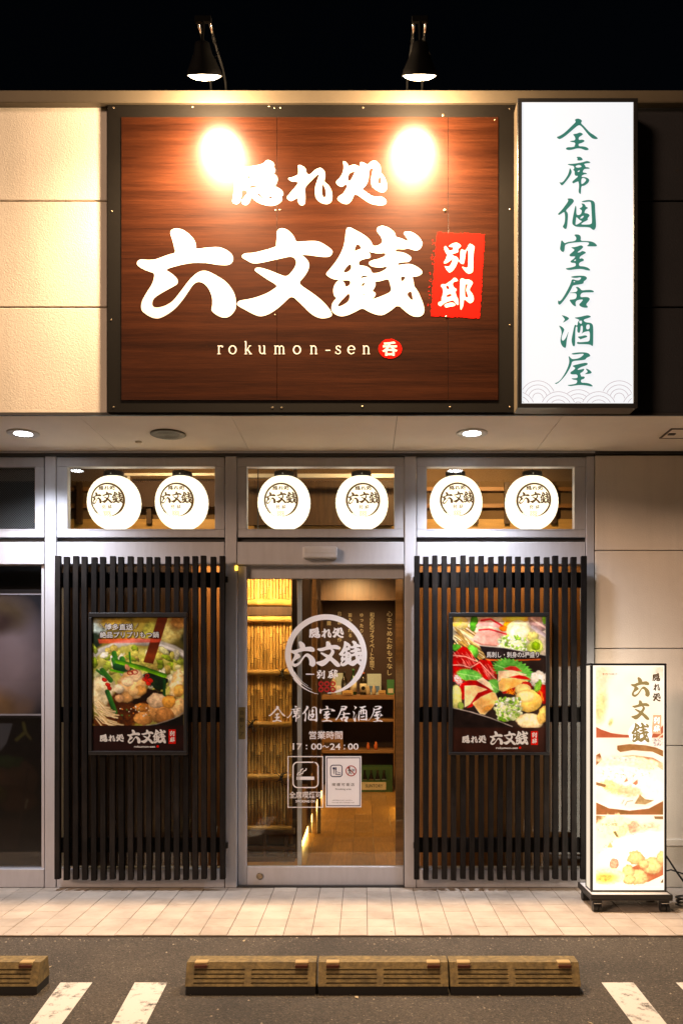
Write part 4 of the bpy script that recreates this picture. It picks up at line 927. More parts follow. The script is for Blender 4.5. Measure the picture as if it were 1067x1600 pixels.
for x, y, rx, ry, c in ((740, 960, 135, 105, (.66, .40, .18)), (585, 1030, 82, 58, (.62, .36, .15)), (700, 870, 80, 70, (.82, .64, .44)), (890, 930, 75, 85, (.74, .54, .30)), (810, 880, 60, 60, (.72, .42, .13)), (570, 930, 60, 40, (.58, .30, .10)), (770, 1010, 90, 70, (.46, .26, .11)), (900, 780, 50, 60, (.76, .50, .18))):
    p1.blob(x, y, rx, ry, 0, c, [k * .6 for k in c], wob=.2, cell=35, soft=.08, sh=.5)
for k in range(26):
    x, y = 140 + RS.rand() * 120, 860 + RS.rand() * 180; L_ = 80 + RS.rand() * 160; a = R(18 + RS.rand() * 35)
    p1.line([(x, y), (x + L_ * .5 * math.cos(a), y + L_ * .5 * math.sin(a) + 10), (x + L_ * math.cos(a), y + L_ * math.sin(a) * .8)], 9 + RS.rand() * 8, (.80, .70, .50), (.42, .30, .14))
p1.speck(380, 640, 900, 1010, 26, 7, [(.9, .85, .7), (.7, .3, .1), (.15, .3, .1)])
p1.poly([(712, 130), (802, 130), (672, 545), (585, 530)], (.20, .055, .020), (.13, .032, .012), cell=120)
p1.poly([(190, 325), (480, 315), (745, 322), (730, 352), (430, 358), (200, 362)], (.60, .10, .06), (.66, .16, .10), alpha=.75, soft=3)
p1.poly([(600, 1100), (938, 1100), (938, 985), (900, 1010), (780, 1060)], (.012, .010, .010)); p1.line([(938, 975), (850, 1030), (700, 1080), (560, 1100)], 7, (.30, .28, .26))
p1.poly([(100, 1092), (960, 1092), (960, 1330), (100, 1330)], (.030, .010, .010), (.036, .013, .012))
p1.im *= .92
poster(138.5, 292.5, 957, 1180, 144, 287.2, 964.5, 1173.5, p1, 'framed poster of a simmering offal hotpot on the left lattice screen', True, (120, 940),
       dict(ka=(205, 415, 1162, 1230), ro=(445, 785, 1120, 1246), la=(505, 690, 1262, 1282), st=(808, 870, 1122, 1248), dot=(712, 1271), oc='maroon', tc='white',
            txt=[('博多直送', (250, 495, 196, 250)), ('絶品プリプリもつ鍋', (205, 722, 264, 318)), ('＼', (208, 232, 196, 234)), ('／', (514, 538, 196, 234))]))

# -- sashimi picture
p2 = Pic(100, 915, 130, 1322, 190, (.05, .03, .022))
p2.im = p2.tex((.035, .022, .018), (.07, .045, .035), 200, 3)
p2.poly([(100, 130), (915, 130), (915, 480), (330, 385), (100, 330)], (.70, .62, .50), (.42, .36, .26), cell=60)
for k in range(34):
    x = 100 + RS.rand() * 60; y = 130 + RS.rand() * 240; p2.line([(x, y), (x + 130 + RS.rand() * 150, y + 110 + RS.rand() * 130)], 6 + RS.rand() * 8, [(.66, .50, .24), (.40, .26, .09), (.80, .70, .44), (.22, .13, .05)][RS.randint(4)])
p2.blob(160, 180, 80, 60, 20, (.80, .62, .16), (.7, .6, .4), sh=.3); p2.line([(180, 350), (260, 420), (350, 510)], 22, (.58, .40, .14), (.36, .22, .06))
p2.blob(280, 190, 36, 70, 10, (.16, .42, .06), wob=.3, sh=.3)
p2.poly([(300, 215), (345, 140), (420, 140), (540, 205), (570, 240), (430, 215)], (.80, .46, .40), (.70, .32, .28), 40); p2.line([(350, 165), (430, 150), (560, 225)], 16, (.55, .03, .05))
p2.poly([(270, 330), (330, 240), (470, 245), (572, 290), (560, 310), (500, 380), (350, 378), (290, 350)], (.82, .52, .44), (.62, .34, .28), 50); p2.line([(330, 248), (420, 240), (520, 268), (572, 285)], 14, (.50, .03, .05)); p2.line([(290, 345), (360, 378), (480, 385)], 16, (.45, .25, .2))
p2.blob(650, 150, 120, 40, 0, (.86, .62, .18), (.8, .5, .14), wob=.3, sh=.3); p2.blob(590, 205, 50, 30, 0, (.90, .46, .06), sh=.2); p2.blob(540, 235, 40, 24, 10, (.85, .30, .06), sh=.2)
p2.blob(672, 255, 105, 95, 0, (.90, .84, .60), (.84, .74, .40), wob=.06, soft=.05, sh=.2); p2.blob(672, 262, 80, 70, 0, (.93, .88, .68), (.86, .78, .5), wob=.06, sh=.1, soft=.1)
p2.blob(840, 180, 90, 70, 30, (.60, .42, .38), (.36, .24, .22), wob=.3, sh=.3); p2.line([(790, 150), (915, 230)], 16, (.78, .58, .5)); p2.line([(800, 220), (915, 300)], 30, (.62, .55, .55), (.4, .3, .3)); p2.blob(905, 150, 26, 50, 0, (.3, .55, .10), sh=.2); p2.blob(800, 310, 50, 50, 0, (.76, .70, .30), wob=.25, sh=.3)
p2.blob(620, 370, 130, 70, 10, (.62, .74, .30), (.86, .88, .66), wob=.3, cell=22, sh=.3); p2.speck(500, 750, 300, 430, 60, 14, [(.50, .70, .16), (.85, .90, .68), (.32, .55, .08), (.9, .93, .8)])
p2.blob(822, 400, 72, 70, 0, (.50, .60, .12), (.70, .74, .30), wob=.22, cell=24, sh=.3); p2.blob(830, 385, 40, 40, 0, (.36, .52, .05), wob=.3, cell=20, sh=.3)
p2.poly([(330, 385), (560, 405), (915, 470), (915, 490), (480, 520), (400, 500)], (.028, .020, .020), (.05, .036, .036)); p2.line([(330, 383), (560, 405), (740, 440), (915, 472)], 5, (.5, .46, .42))
p2.poly([(380, 500), (600, 510), (870, 500), (860, 512), (600, 520), (400, 518)], (.62, .18, .06), alpha=.8, soft=2)
p2.blob(280, 430, 60, 40, 50, (.14, .40, .05), (.26, .55, .12), wob=.3, cell=18, sh=.3); p2.blob(130, 400, 40, 30, 0, (.15, .40, .06), wob=.3, sh=.3)
def beef(pts, seed):
    p2.poly(pts, (.52, .020, .016), (.36, .012, .012), 60)
    cx = sum(a for a, b in pts) / len(pts); cy = sum(b for a, b in pts) / len(pts)
    for k in range(16):
        x, y = cx + (RS.rand() - .5) * 170, cy + (RS.rand() - .5) * 70; p2.line([(x, y), (x + 16, y + 22), (x + 22 + RS.rand() * 14, y + 50)], 3.2, (.78, .36, .30), alpha=.75)
beef([(100, 460), (185, 390), (225, 400), (310, 520), (210, 500), (100, 500)], 1); p2.line([(105, 470), (210, 480), (305, 520)], 7, (.80, .50, .40)); beef([(100, 490), (200, 490), (320, 535), (250, 570), (100, 560)], 2); p2.line([(100, 555), (180, 555), (255, 580)], 7, (.78, .46, .38)); beef([(100, 560), (250, 580), (240, 700), (100, 700)], 3)
beef([(260, 575), (340, 505), (385, 512), (480, 620), (490, 700), (380, 680), (300, 620)], 4); p2.line([(262, 575), (335, 530), (400, 600), (485, 690)], 6, (.80, .5, .42)); beef([(390, 510), (430, 520), (490, 640), (480, 650)], 5)
def shiso(cx, cy, rx, ry, ang):
    n = 60; pts = []
    for i in range(n):
        a = 2 * math.pi * i / n; k = 1 + (.16 if i % 2 else -.06); u, v = rx * k * math.cos(a), ry * k * math.sin(a); c, s_ = math.cos(R(ang)), math.sin(R(ang)); pts.append((cx + u * c - v * s_, cy + u * s_ + v * c))
    p2.poly(pts, (.10, .34, .06), (.26, .52, .14), 26)
    c, s_ = math.cos(R(ang)), math.sin(R(ang)); p2.line([(cx - rx * c, cy - rx * s_), (cx + rx * c, cy + rx * s_)], 5, (.45, .66, .30))
    for q in (-.5, -.1, .3, .6): p2.line([(cx + rx * q * c, cy + rx * q * s_), (cx + rx * (q + .25) * c - ry * .7 * s_, cy + rx * (q + .25) * s_ + ry * .7 * c)], 3, (.38, .60, .26))
shiso(630, 610, 170, 95, 20); shiso(245, 645, 105, 50, 10); shiso(460, 740, 60, 60, 40)
p2.blob(150, 690, 50, 30, 60, (.85, .75, .70), (.6, .1, .08), wob=.3, cell=14, sh=.2)
def meat(pts, a, b, edge): p2.poly(pts, a, b, 50); p2.line(pts + [pts[0]], 4, edge, alpha=.5)
RD = (.50, .014, .016)
meat([(140, 790), (175, 720), (240, 688), (320, 690), (400, 740), (450, 790), (380, 800), (240, 760), (195, 860), (160, 840)], RD, (.30, .01, .012), (.7, .1, .1))
meat([(310, 690), (360, 665), (420, 710), (455, 775), (400, 745)], (.90, .74, .56), (.84, .60, .40), (.95, .85, .7))
meat([(205, 740), (300, 735), (400, 770), (320, 800), (250, 900), (205, 925)], (.88, .66, .40), (.80, .54, .28), (.95, .85, .65))
meat([(255, 900), (320, 800), (440, 775), (450, 790), (340, 840), (270, 920), (225, 930)], RD, (.34, .01, .012), (.7, .12, .1))
meat([(275, 890), (350, 835), (440, 795), (470, 800), (497, 860), (450, 920), (380, 990), (340, 985)], (.88, .64, .34), (.76, .46, .18), (.96, .86, .66))
p2.blob(400, 940, 60, 26, -25, (.72, .36, .08), soft=.6, sh=.2, alpha=.7)
meat([(540, 590), (600, 565), (650, 568), (705, 610), (620, 608)], (.40, .016, .016), (.6, .1, .08), (.8, .2, .2)); meat([(495, 700), (500, 610), (620, 602), (745, 640), (700, 650), (600, 660), (520, 680)], (.90, .70, .50), (.86, .58, .36), (.95, .85, .7))
meat([(590, 662), (680, 642), (740, 655), (785, 685), (700, 680)], RD, (.62, .03, .03), (.8, .2, .2)); meat([(505, 770), (500, 710), (530, 668), (640, 672), (760, 695), (700, 730), (560, 790), (525, 785)], (.90, .62, .28), (.84, .48, .14), (.96, .85, .65)); meat([(530, 795), (600, 765), (690, 735), (650, 780), (545, 806)], RD, (.3, .01, .01), (.6, .1, .1))
p2.blob(740, 740, 60, 40, 0, (.58, .03, .03), sh=.3); p2.blob(850, 680, 70, 75, 20, (.84, .80, .72), (.66, .60, .52), wob=.25, cell=20, sh=.3); p2.blob(890, 810, 60, 85, 0, (.46, .03, .02), (.3, .01, .01), wob=.2, sh=.3)
for k in range(14):
    x, y = 560 + RS.rand() * 90, 770 + RS.rand() * 40; p2.line([(x, y), (x + 20, y - 16), (x + 36, y + 6)], 5, (.88, .34, .06))
for k in range(8): p2.line([(850 + k * 6, 770 + k * 12), (880 + k * 2, 800 + k * 10), (862, 850)], 4, (.86, .28, .08))
p2.blob(845, 740, 30, 60, 20, (.30, .52, .10), wob=.4, cell=12, sh=.2)
p2.blob(715, 770, 72, 48, 0, (.90, .76, .42), (.86, .68, .30), wob=.08, sh=.2); p2.blob(760, 870, 115, 100, 10, (.88, .68, .28), (.80, .56, .18), wob=.08, soft=.05, sh=.35); p2.blob(735, 830, 80, 50, 0, (.93, .80, .48), (.88, .70, .34), wob=.1, soft=.4, sh=.2)
p2.blob(585, 945, 115, 105, 0, (.60, .72, .30), (.85, .88, .62), wob=.25, cell=24, sh=.3); p2.speck(480, 700, 850, 1050, 110, 15, [(.46, .68, .14), (.86, .90, .66), (.30, .54, .07), (.92, .95, .82), (.66, .80, .36)])
p2.blob(770, 1050, 115, 70, 5, (.86, .74, .52), (.74, .58, .34), wob=.12, sh=.35); p2.blob(890, 990, 45, 80, 20, (.84, .60, .24), sh=.3)
p2.blob(130, 840, 50, 110, 0, (.80, .78, .40), (.7, .66, .24), wob=.12, sh=.3); p2.blob(170, 915, 30, 40, 0, (.4, .52, .14), wob=.3, sh=.2)
p2.poly([(100, 935), (200, 950), (400, 1010), (600, 1085), (660, 1110), (100, 1110)], (.022, .014, .012), (.04, .026, .022)); p2.line([(100, 930), (250, 965), (430, 1020), (620, 1095)], 6, (.52, .46, .42))
p2.poly([(80, 1105), (930, 1105), (930, 1330), (80, 1330)], (.048, .020, .014), (.060, .027, .020), 120)
poster(700.5, 858.5, 957, 1180, 707, 852.5, 963.5, 1175.5, p2, 'framed poster of sliced sashimi and raw horse meat on the right lattice screen', False, (690, 940),
       dict(ka=(178, 388, 1172, 1242), ro=(420, 757, 1134, 1258), la=(475, 664, 1274, 1294), st=(780, 842, 1136, 1258), dot=(684, 1282), oc='maroon', tc='white', txt=[('馬刺し・刺身の5種盛り', (392, 850, 440, 492))]))

# ================================================================== FLOOR-STANDING LIGHT SIGN
YW = -.50
fs = thing('standing_sign', (1.55, -.44, 0), 'floor-standing backlit menu sign on casters beside the right wall', 'illuminated sign')
bx0, bx1, bz0, bz1 = X(922.5, YW), X(1040.5, YW), Z(1391, YW), Z(1036.5, YW)
m = MB()
m.box(bx0, bx1, YW - .004, YW + .125, bz1 - .012, bz1, c=.002); m.box(bx0, bx1, YW - .004, YW + .125, bz0 - .012, bz0, c=.002)
for a in (bx0, bx1 - .012):
    m.box(a, a + .012, YW - .004, YW + .020, bz0 + .0002, bz1 - .0122, c=.002); m.box(a, a + .012, YW + .105, YW + .125, bz0 + .0002, bz1 - .0122, c=.002)
m.build('frame', MT['black'], fs)
for a, b in ((bx0 + .001, bx0 + .006), (bx1 - .006, bx1 - .001)): MB().box(a, b, YW + .021, YW + .104, bz0 + .001, bz1 - .013).build('side_panel', MT['sideglow'], fs)
MB().box(bx0 + .013, bx1 - .013, YW + .001, YW + .005, bz0 + .001, bz1 - .013).build('acrylic_face', MT['warmbox'], fs)
MB().box(bx0 + .013, bx1 - .013, YW + .118, YW + .122, bz0 + .001, bz1 - .013).build('rear_acrylic_face', MT['rearbox'], fs)
# menu picture, traced in zoom coordinates of the sign: x 130..990, y 95 (top) .. 2750 (8.2 px per photo px, origin 915,1030)
p3 = Pic(131, 988, 95, 2915, 120, (1, .95, .84))
W_ = (1.0, .96, .86)
p3.im = p3.tex((1, .95, .84), (1, .90, .72), 300, 2)
p3.blob(180, 230, 130, 180, 30, (.96, .60, .36), (.98, .78, .5), soft=.9, sh=0, wob=.1, alpha=.8); p3.blob(960, 150, 90, 90, 0, (.97, .72, .5), soft=.9, sh=0, alpha=.6); p3.blob(190, 600, 80, 220, 8, (1, .92, .35), soft=.9, sh=0, wob=.1, alpha=.8); p3.blob(320, 810, 26, 50, 20, (.90, .86, .4), soft=.8, sh=0)
p3.poly([(131, 865), (200, 900), (330, 945), (480, 965), (560, 968), (560, 1005), (131, 1005)], (.62, .17, .06), (.68, .22, .09)); p3.poly([(820, 1005), (835, 960), (900, 930), (990, 840), (990, 1005)], (.64, .20, .08)); p3.line([(920, 1005), (990, 950)], 14, (1, .85, .6))
for _ in range(60): p3.blob(850 + RS.rand() * 135, 1015 + RS.rand() * 95, 7, 5, RS.rand() * 180, (.50, .36, .40), sh=0)
p3.poly([(400, 1105), (560, 1085), (760, 1100), (900, 1130), (990, 1170), (990, 1250), (850, 1185), (600, 1165), (440, 1190), (400, 1160)], (.46, .22, .06), (.60, .34, .12), 80)
p3.poly([(131, 1230), (180, 1200), (215, 1290), (131, 1360)], (.50, .22, .07)); p3.poly([(131, 1830), (300, 1900), (560, 1930), (800, 1905), (990, 1800), (990, 1990), (131, 1990)], (.40, .22, .06), (.56, .24, .08), 90)
p3.line([(131, 1815), (300, 1895), (560, 1925), (800, 1898), (990, 1795)], 24, W_)
p3.poly([(370, 1250), (600, 1225), (860, 1260), (985, 1330), (985, 1420), (880, 1350), (700, 1300)], (.66, .30, .12), (.9, .62, .34), 40)
p3.blob(560, 1330, 400, 90, 4, (1, .90, .66), (.98, .78, .46), wob=.2, cell=50, soft=.3, sh=0); p3.blob(500, 1280, 180, 30, 4, (1, .95, .8), wob=.3, sh=0)
p3.blob(520, 1500, 400, 130, 8, W_, (1, .90, .62), wob=.15, soft=.3, sh=0); p3.blob(850, 1690, 190, 150, 10, W_, (1, .88, .62), wob=.12, soft=.2, sh=0)
p3.blob(340, 1640, 170, 70, 20, (1, .86, .46), (.92, .60, .26), wob=.4, cell=30, soft=.3, sh=0); p3.blob(560, 1690, 150, 70, 15, (.94, .52, .30), (1, .80, .5), wob=.4, cell=30, soft=.3, sh=0)
p3.poly([(480, 1580), (525, 1510), (540, 1560)], (.82, .40, .20)); p3.poly([(595, 1590), (660, 1535), (665, 1590), (640, 1615)], (.78, .36, .18)); p3.poly([(131, 1570), (260, 1605), (250, 1640), (131, 1610)], (.50, .28, .10)); p3.poly([(690, 1730), (760, 1790), (880, 1805), (760, 1860), (620, 1850)], (.54, .34, .12), (.7, .5, .24))
for _ in range(30): p3.line([(260 + RS.rand() * 420, 1640 + RS.rand() * 130)] * 1 + [(260 + RS.rand() * 420, 1640 + RS.rand() * 130)], 4, (.80, .50, .22), alpha=.25)
for _ in range(24): p3.blob(200 + RS.rand() * 700, 1400 + RS.rand() * 110, 12, 5, RS.rand() * 90, (.42, .36, .20), sh=0, alpha=.8)
p3.line([(460, 1850), (490, 1800)], 6, (.3, .2, .1)); p3.line([(500, 1870), (530, 1820), (600, 1810)], 7, (.3, .2, .1))
p3.poly([(131, 2000), (260, 2010), (200, 2060), (131, 2110)], (.52, .30, .12)); p3.poly([(870, 2010), (990, 2010), (990, 2050), (880, 2045)], (.46, .28, .12))
p3.blob(400, 2150, 270, 150, 0, (1, .90, .64), (.98, .84, .46), wob=.35, cell=50, soft=.3, sh=0); p3.blob(640, 2180, 130, 90, 30, (.82, .36, .20), (.94, .62, .40), wob=.3, cell=40, soft=.15, sh=0); p3.blob(470, 2200, 60, 100, 20, (.86, .58, .34), (.95, .78, .5), wob=.3, cell=30, sh=0); p3.poly([(345, 2205), (385, 2200), (420, 2270), (395, 2280)], (.44, .34, .12))
p3.blob(800, 2160, 140, 70, 0, (1, .92, .62), wob=.3, soft=.4, sh=0); p3.blob(620, 2420, 420, 180, -18, W_, (1, .95, .84), wob=.1, soft=.3, sh=0); p3.poly([(270, 2410), (310, 2340), (345, 2390), (340, 2415)], (.82, .66, .30))
for _ in range(26): p3.blob(150 + RS.rand() * 500, 2060 + RS.rand() * 420, 8, 5, RS.rand() * 90, (.34, .36, .14), sh=0, alpha=.7)
p3.poly([(480, 2860), (500, 2700), (640, 2640), (850, 2560), (990, 2500), (990, 2760), (800, 2850)], (.62, .19, .07), (.72, .30, .12), 60)
for x, y, rx, ry in ((850, 2640, 130, 105), (640, 2540, 110, 90), (650, 2790, 150, 95), (540, 2720, 80, 90), (960, 2540, 60, 80), (740, 2620, 70, 60), (560, 2820, 80, 60)):
    p3.blob(x, y, rx, ry, 0, (1.0, .80, .38), (.96, .58, .22), wob=.25, cell=34, soft=.12, sh=.22)
p3.blob(360, 2620, 60, 70, 0, (.82, .36, .20), (.95, .62, .4), wob=.2, cell=30, sh=.1); p3.blob(270, 2780, 230, 110, 0, (1, .90, .60), (1, .88, .40), wob=.04, soft=.15, sh=0); p3.blob(250, 2800, 150, 60, 0, (1.0, .80, .16), soft=.8, sh=0, wob=.05); p3.poly([(950, 2860), (990, 2800), (990, 2860)], (.26, .16, .06))
l_ = p3.im.mean(-1, keepdims=True); p3.im = np.clip(l_ + (p3.im - l_) * .82, 0, 1) ** 1.5
mk = p3.build('menu_print', MT['prlit'], fs, 930.5, 1035.5, 1041.5, 1386, YW - .0003)
YT = YW - .0016
letters('small_lettering', [fit(GL['kaku'], 1018.5, 1031, 1051.5, 1064.5), fit(GL['re'], 1020, 1030.5, 1068, 1079.5), fit(GL['ga'], 1019, 1031.5, 1082.5, 1096), fit(text('手作り餃子'), 940, 964, 1051.5, 1055)], YT - .0012, MT['umber'], mk)
big = [fit(GL['roku'], 985, 1014.5, 1058, 1089), fit(GL['mon'], 985.5, 1014, 1094, 1125), fit(GL['sen'], 985.5, 1014, 1129, 1160)]
MB().flat(disc(1000, 1146, 18.5, 28, 17), YT).build('lettering_halo', MT['palewhite'], mk)
layered(MB(), big, YT - .0012).build('large_lettering', MT['olive'], mk)
st2 = MB().flat(ragged([(1019.5, 1117), (1032.5, 1117), (1032, 1147), (1017.5, 1146)], 8, .3), YT).build('red_stamp', MT['peach'], mk)
letters('stamp_lettering', [fit(GL['betsu'], 1020.5, 1030, 1120, 1131), fit(GL['tei'], 1020, 1030, 1133, 1144)], YT - .0012, MT['palewhite'], st2)
layered(MB(), [fit(text('チキン南蛮'), 939, 964, 1286, 1290.5)], YT - .0012).build('dish_caption', MT['umber'], mk)
# base and casters
b0, b1 = X(923, -.58), X(1056, -.58) - .02
MB().box(b0, b1, -.58, -.27, .070, .078, c=.002).box(b0, b1, -.58, -.572, .0782, .105, c=.002).box(b0, b1, -.278, -.27, .0782, .105, c=.002).box(b0, b0 + .008, -.5718, -.2782, .0782, .105, c=.002).box(b1 - .008, b1, -.5718, -.2782, .0782, .105, c=.002).build('base_tray', MT['black'], fs)
MB().box(b0 + .009, b1 - .009, -.571, -.279, .095, .1015).build('base_cover', MT['rocker'], fs)
for cx in (b0 + .03, b1 - .05):
    for cy in (-.548, -.305):
        cs = MB().cyl((cx - .013, cy, .027), (cx + .013, cy, .027), .027, n=18).cyl((cx + .018, cy, .027), (cx + .034, cy, .027), .027, n=18).build('caster', MT['rubber'], fs)
        MB().box(cx - .016, cx + .038, cy - .016, cy + .012, .050, .0695, c=.003).box(cx + .0132, cx + .0178, cy - .012, cy + .012, .015, .052).build('caster_fork', MT['rubber'], cs)
        MB().box(cx - .010, cx + .032, cy - .022, cy - .016, .048, .056, c=.002).build('brake_lever', MT['steel'], cs)
cb = MB()
cb.tube([(1.735, -.378, .33), (1.775, -.35, .32), (1.83, -.33, .27), (1.88, -.34, .19), (1.94, -.36, .10), (2.03, -.38, .012), (2.3, -.36, .006), (2.7, -.2, .006)], .0055, 8)
tag(cb.build('power_cable', MT['rubber'], None, True), 'black cable arching from the standing sign down to the pavement', 'cable')
cb = MB().tube([(1.72, -.30, .13), (1.80, -.28, .16), (1.88, -.26, .175), (2.0, -.30, .14), (2.1, -.36, .05), (2.2, -.40, .006), (2.5, -.45, .006)], .0045, 8)
tag(cb.build('power_cable', MT['rubber'], None, True), 'thinner black cable looping behind the base of the standing sign', 'cable')
coil = MB().tube([(1.96 + .12 * math.cos(a * .5), -.46 + .06 * math.sin(a * .5), .008 + .0016 * a) for a in range(0, 38)], .006, 8)
tag(coil.build('coiled_cable', MT['rubber'], None, True), 'coil of black cable lying on the tiles right of the standing sign', 'cable')

# ================================================================== WHEEL STOPS
def wheel_stop(px_left, label, first=[None]):
    Yf = -1.80; zb = GZ; x0 = X(px_left, Yf); Wd = 206.3 / F * (Yf + D)
    def zf(py): return Z(py, Yf)
    t = thing('wheel_stop', (x0 + Wd / 2, Yf, zb), label, 'wheel stop', 'parking wheel stops')
    h = .128; dp = .15; g = .003
    zt, zm = zb + h, zb + .038
    x1 = x0 + Wd - g; x0 += g
    fy = lambda z: Yf + (z - zm) / (zt - zm) * .045                    # leaning front face
    # sloped front made of bars so the grooves are real gaps
    m = MB()
    def bar(a, b, za, zb_, back=.018):
        ya, yb = fy(za), fy(zb_)
        m.add([(a, ya, za), (b, ya, za), (b, yb, zb_), (a, yb, zb_), (a, ya + back, za), (b, ya + back, za), (b, yb + back, zb_), (a, yb + back, zb_)], [[0, 1, 2, 3], [7, 6, 5, 4], [4, 5, 1, 0], [3, 2, 6, 7], [0, 3, 7, 4], [1, 5, 6, 2]])
    gr = [zm + .0085 + k * .0165 for k in range(4)]; gh = .0062
    cols = [x0 + .036, x0 + .255, x0 + .285, x0 + Wd - .041]
    bar(x0 + .0008, cols[0], zm, zt - .002); bar(cols[1], cols[2], zm, zt - .002); bar(cols[3], x1 - .0008, zm, zt - .002)
    for a, b in ((cols[0], cols[1]), (cols[2], cols[3])):
        e = [zm] + [q for z in gr for q in (z, z + gh)] + [zt - .002]
        for k in range(0, len(e), 2): bar(a, b, e[k], e[k + 1])
    m.add([(x0, fy(zt), zt), (x1, fy(zt), zt), (x1, Yf + dp - .02, zt), (x0, Yf + dp - .02, zt), (x0, fy(zt), zt - .004), (x1, fy(zt), zt - .004), (x1, Yf + dp, zm), (x0, Yf + dp, zm)], [[0, 1, 2, 3], [0, 4, 5, 1], [3, 2, 6, 7]])
    for xx in (x0, x1): m.add([(xx, fy(zm), zm), (xx, Yf + dp, zm), (xx, Yf + dp - .02, zt), (xx, fy(zt), zt)], [[0, 1, 2, 3]])
    m.build('body', MT['stop'], t)
    MB().add([(x0 + .01, fy(zm) + .030, zm), (x1 - .01, fy(zm) + .030, zm), (x1 - .01, fy(zt) + .030, zt - .004), (x0 + .01, fy(zt) + .030, zt - .004)], [[0, 1, 2, 3]]).build('groove_backing', MT['stopdark'], t)  # dark sheet painting the depth of the grooves
    MB().box(x0 + .002, x1 - .002, Yf + .006, Yf + dp - .004, zb, zm - .0005).build('base', MT['stopdark'], t)  # dark band painted for the shadowed recess under the body
    for a in (x0 + .034, x1 - .092):
        r = MB().box(a, a + .058, fy(zt) - .008, fy(zt) + .030, zt - .014, zt - .0095).box(a, a + .058, fy(zt) - .006, fy(zt) + .030, zt - .009, zt + .0025, c=.003).build('reflector', MT['reflector'], t)
        MB().box(a + .002, a + .056, fy(zt - .012) - .0105, fy(zt - .012) - .0035, zt - .021, zt - .0085).build('reflector_face', MT['refl_red'], r)
for px, lb_ in ((-147, 'olive slotted wheel stop alone at the far left, cut by the frame'), (288, 'olive slotted wheel stop at the left end of the row of three'), (495.5, 'olive slotted wheel stop in the middle of the row of three'), (702, 'olive slotted wheel stop at the right end of the row of three')):
    wheel_stop(px, lb_)

# ================================================================== FAR-LEFT WINDOW
lp = thing('blurred_poster', P(-10, 1118, .062), 'silver-framed poster with soft blurred print in the far-left window', 'poster')
m = MB().pbox(-92, 67.5, 927, 929.5, .062, .075).pbox(-92, 67.5, 1115.5, 1118, .062, .075).pbox(-92, -89.5, 929.7, 1115.3, .062, .075).pbox(65, 67.5, 929.7, 1115.3, .062, .075)
m.build('frame', MT['alu'], lp)
MB().pbox(-99, -92.2, 921, 1124, .060, .075).pbox(67.7, 69.5, 921, 1124, .060, .075).pbox(-92, 67.5, 921, 926.8, .060, .075).pbox(-92, 67.5, 1118.2, 1121.5, .060, .0708).build('outer_frame', MT['black'], lp)
p4 = Pic(0, 160, 0, 190, 60, (.030, .030, .036))
p4.blob(95, 105, 66, 78, 0, (.40, .31, .31), (.36, .28, .28), wob=.05, soft=.95, sh=0); p4.blob(90, 30, 50, 30, 0, (.16, .11, .06), soft=.9, sh=0); p4.blob(85, 45, 30, 16, 0, (.10, .06, .05), soft=.9, sh=0); p4.blob(80, 180, 50, 26, 0, (.34, .20, .09), soft=.9, sh=0)
p4.im *= .8
p4.build('print', MT['pr'], lp, -89.5, 65, 929.5, 1115.5, .066)
lq = thing('painted_reflection_poster', P(-10, 1330, .07), 'dim food poster painted as a faint reflection, low in the far-left window', 'poster')
MB().pbox(-92, 66, 1122, 1335, .0715, .078).build('board', MT['black'], lq)
p5 = Pic(0, 160, 0, 213, 90, (.012, .011, .010))  # faint reflections in the window, painted as a dim print
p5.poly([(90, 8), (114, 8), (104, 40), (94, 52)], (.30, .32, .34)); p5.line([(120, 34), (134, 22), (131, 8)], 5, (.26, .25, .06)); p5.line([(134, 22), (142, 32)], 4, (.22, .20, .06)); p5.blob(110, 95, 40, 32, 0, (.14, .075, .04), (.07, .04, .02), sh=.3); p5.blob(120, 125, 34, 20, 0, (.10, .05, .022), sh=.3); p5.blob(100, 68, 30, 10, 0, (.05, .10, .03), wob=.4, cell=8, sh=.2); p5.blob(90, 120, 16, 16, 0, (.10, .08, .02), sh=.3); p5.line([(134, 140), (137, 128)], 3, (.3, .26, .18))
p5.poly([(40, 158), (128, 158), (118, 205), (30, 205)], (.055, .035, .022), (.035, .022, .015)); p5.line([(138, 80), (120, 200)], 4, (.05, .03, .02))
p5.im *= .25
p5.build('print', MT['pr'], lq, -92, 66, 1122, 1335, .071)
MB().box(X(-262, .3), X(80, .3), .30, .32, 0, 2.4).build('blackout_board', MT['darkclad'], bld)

# ================================================================== INTERIOR
fl = MB().box(-3.6, 3.6, .125, 6.1, GZ + .004, -.004).build('interior_floor', MT['dwood']); tag(fl, 'brown wooden floor inside the entrance', 'floor', kind='structure')
pw = .165; pm = MB().box(-pw / 2 + .0012, pw / 2 - .0012, -.45 + .001, .45 - .001, -.008, 0, c=.0012).mesh('floor_plank', (0, 0, 0)); pm.materials.append(MT['plank'])
for i in range(-9, 5):
    for j in range(6):
        share(pm, 'floor_plank', (i * pw, .62 + (j + (.5 if i % 2 else 0)) * .9 - .04, random.uniform(-.0004, .0004)), fl)
MB().box(-3.6, 3.6, .12, 2.02, 3.30, 3.34).build('interior_ceiling', MT['ceil'], bld)
MB().box(-.56, .44, 2.06, 5.2, 2.42, 2.45).build('corridor_ceiling', MT['ceil'], bld)
up = MB().box(-3.6, 3.6, 2.02, 2.06, 2.42, 3.30).build('upper_partition', MT['plaster'], bld)
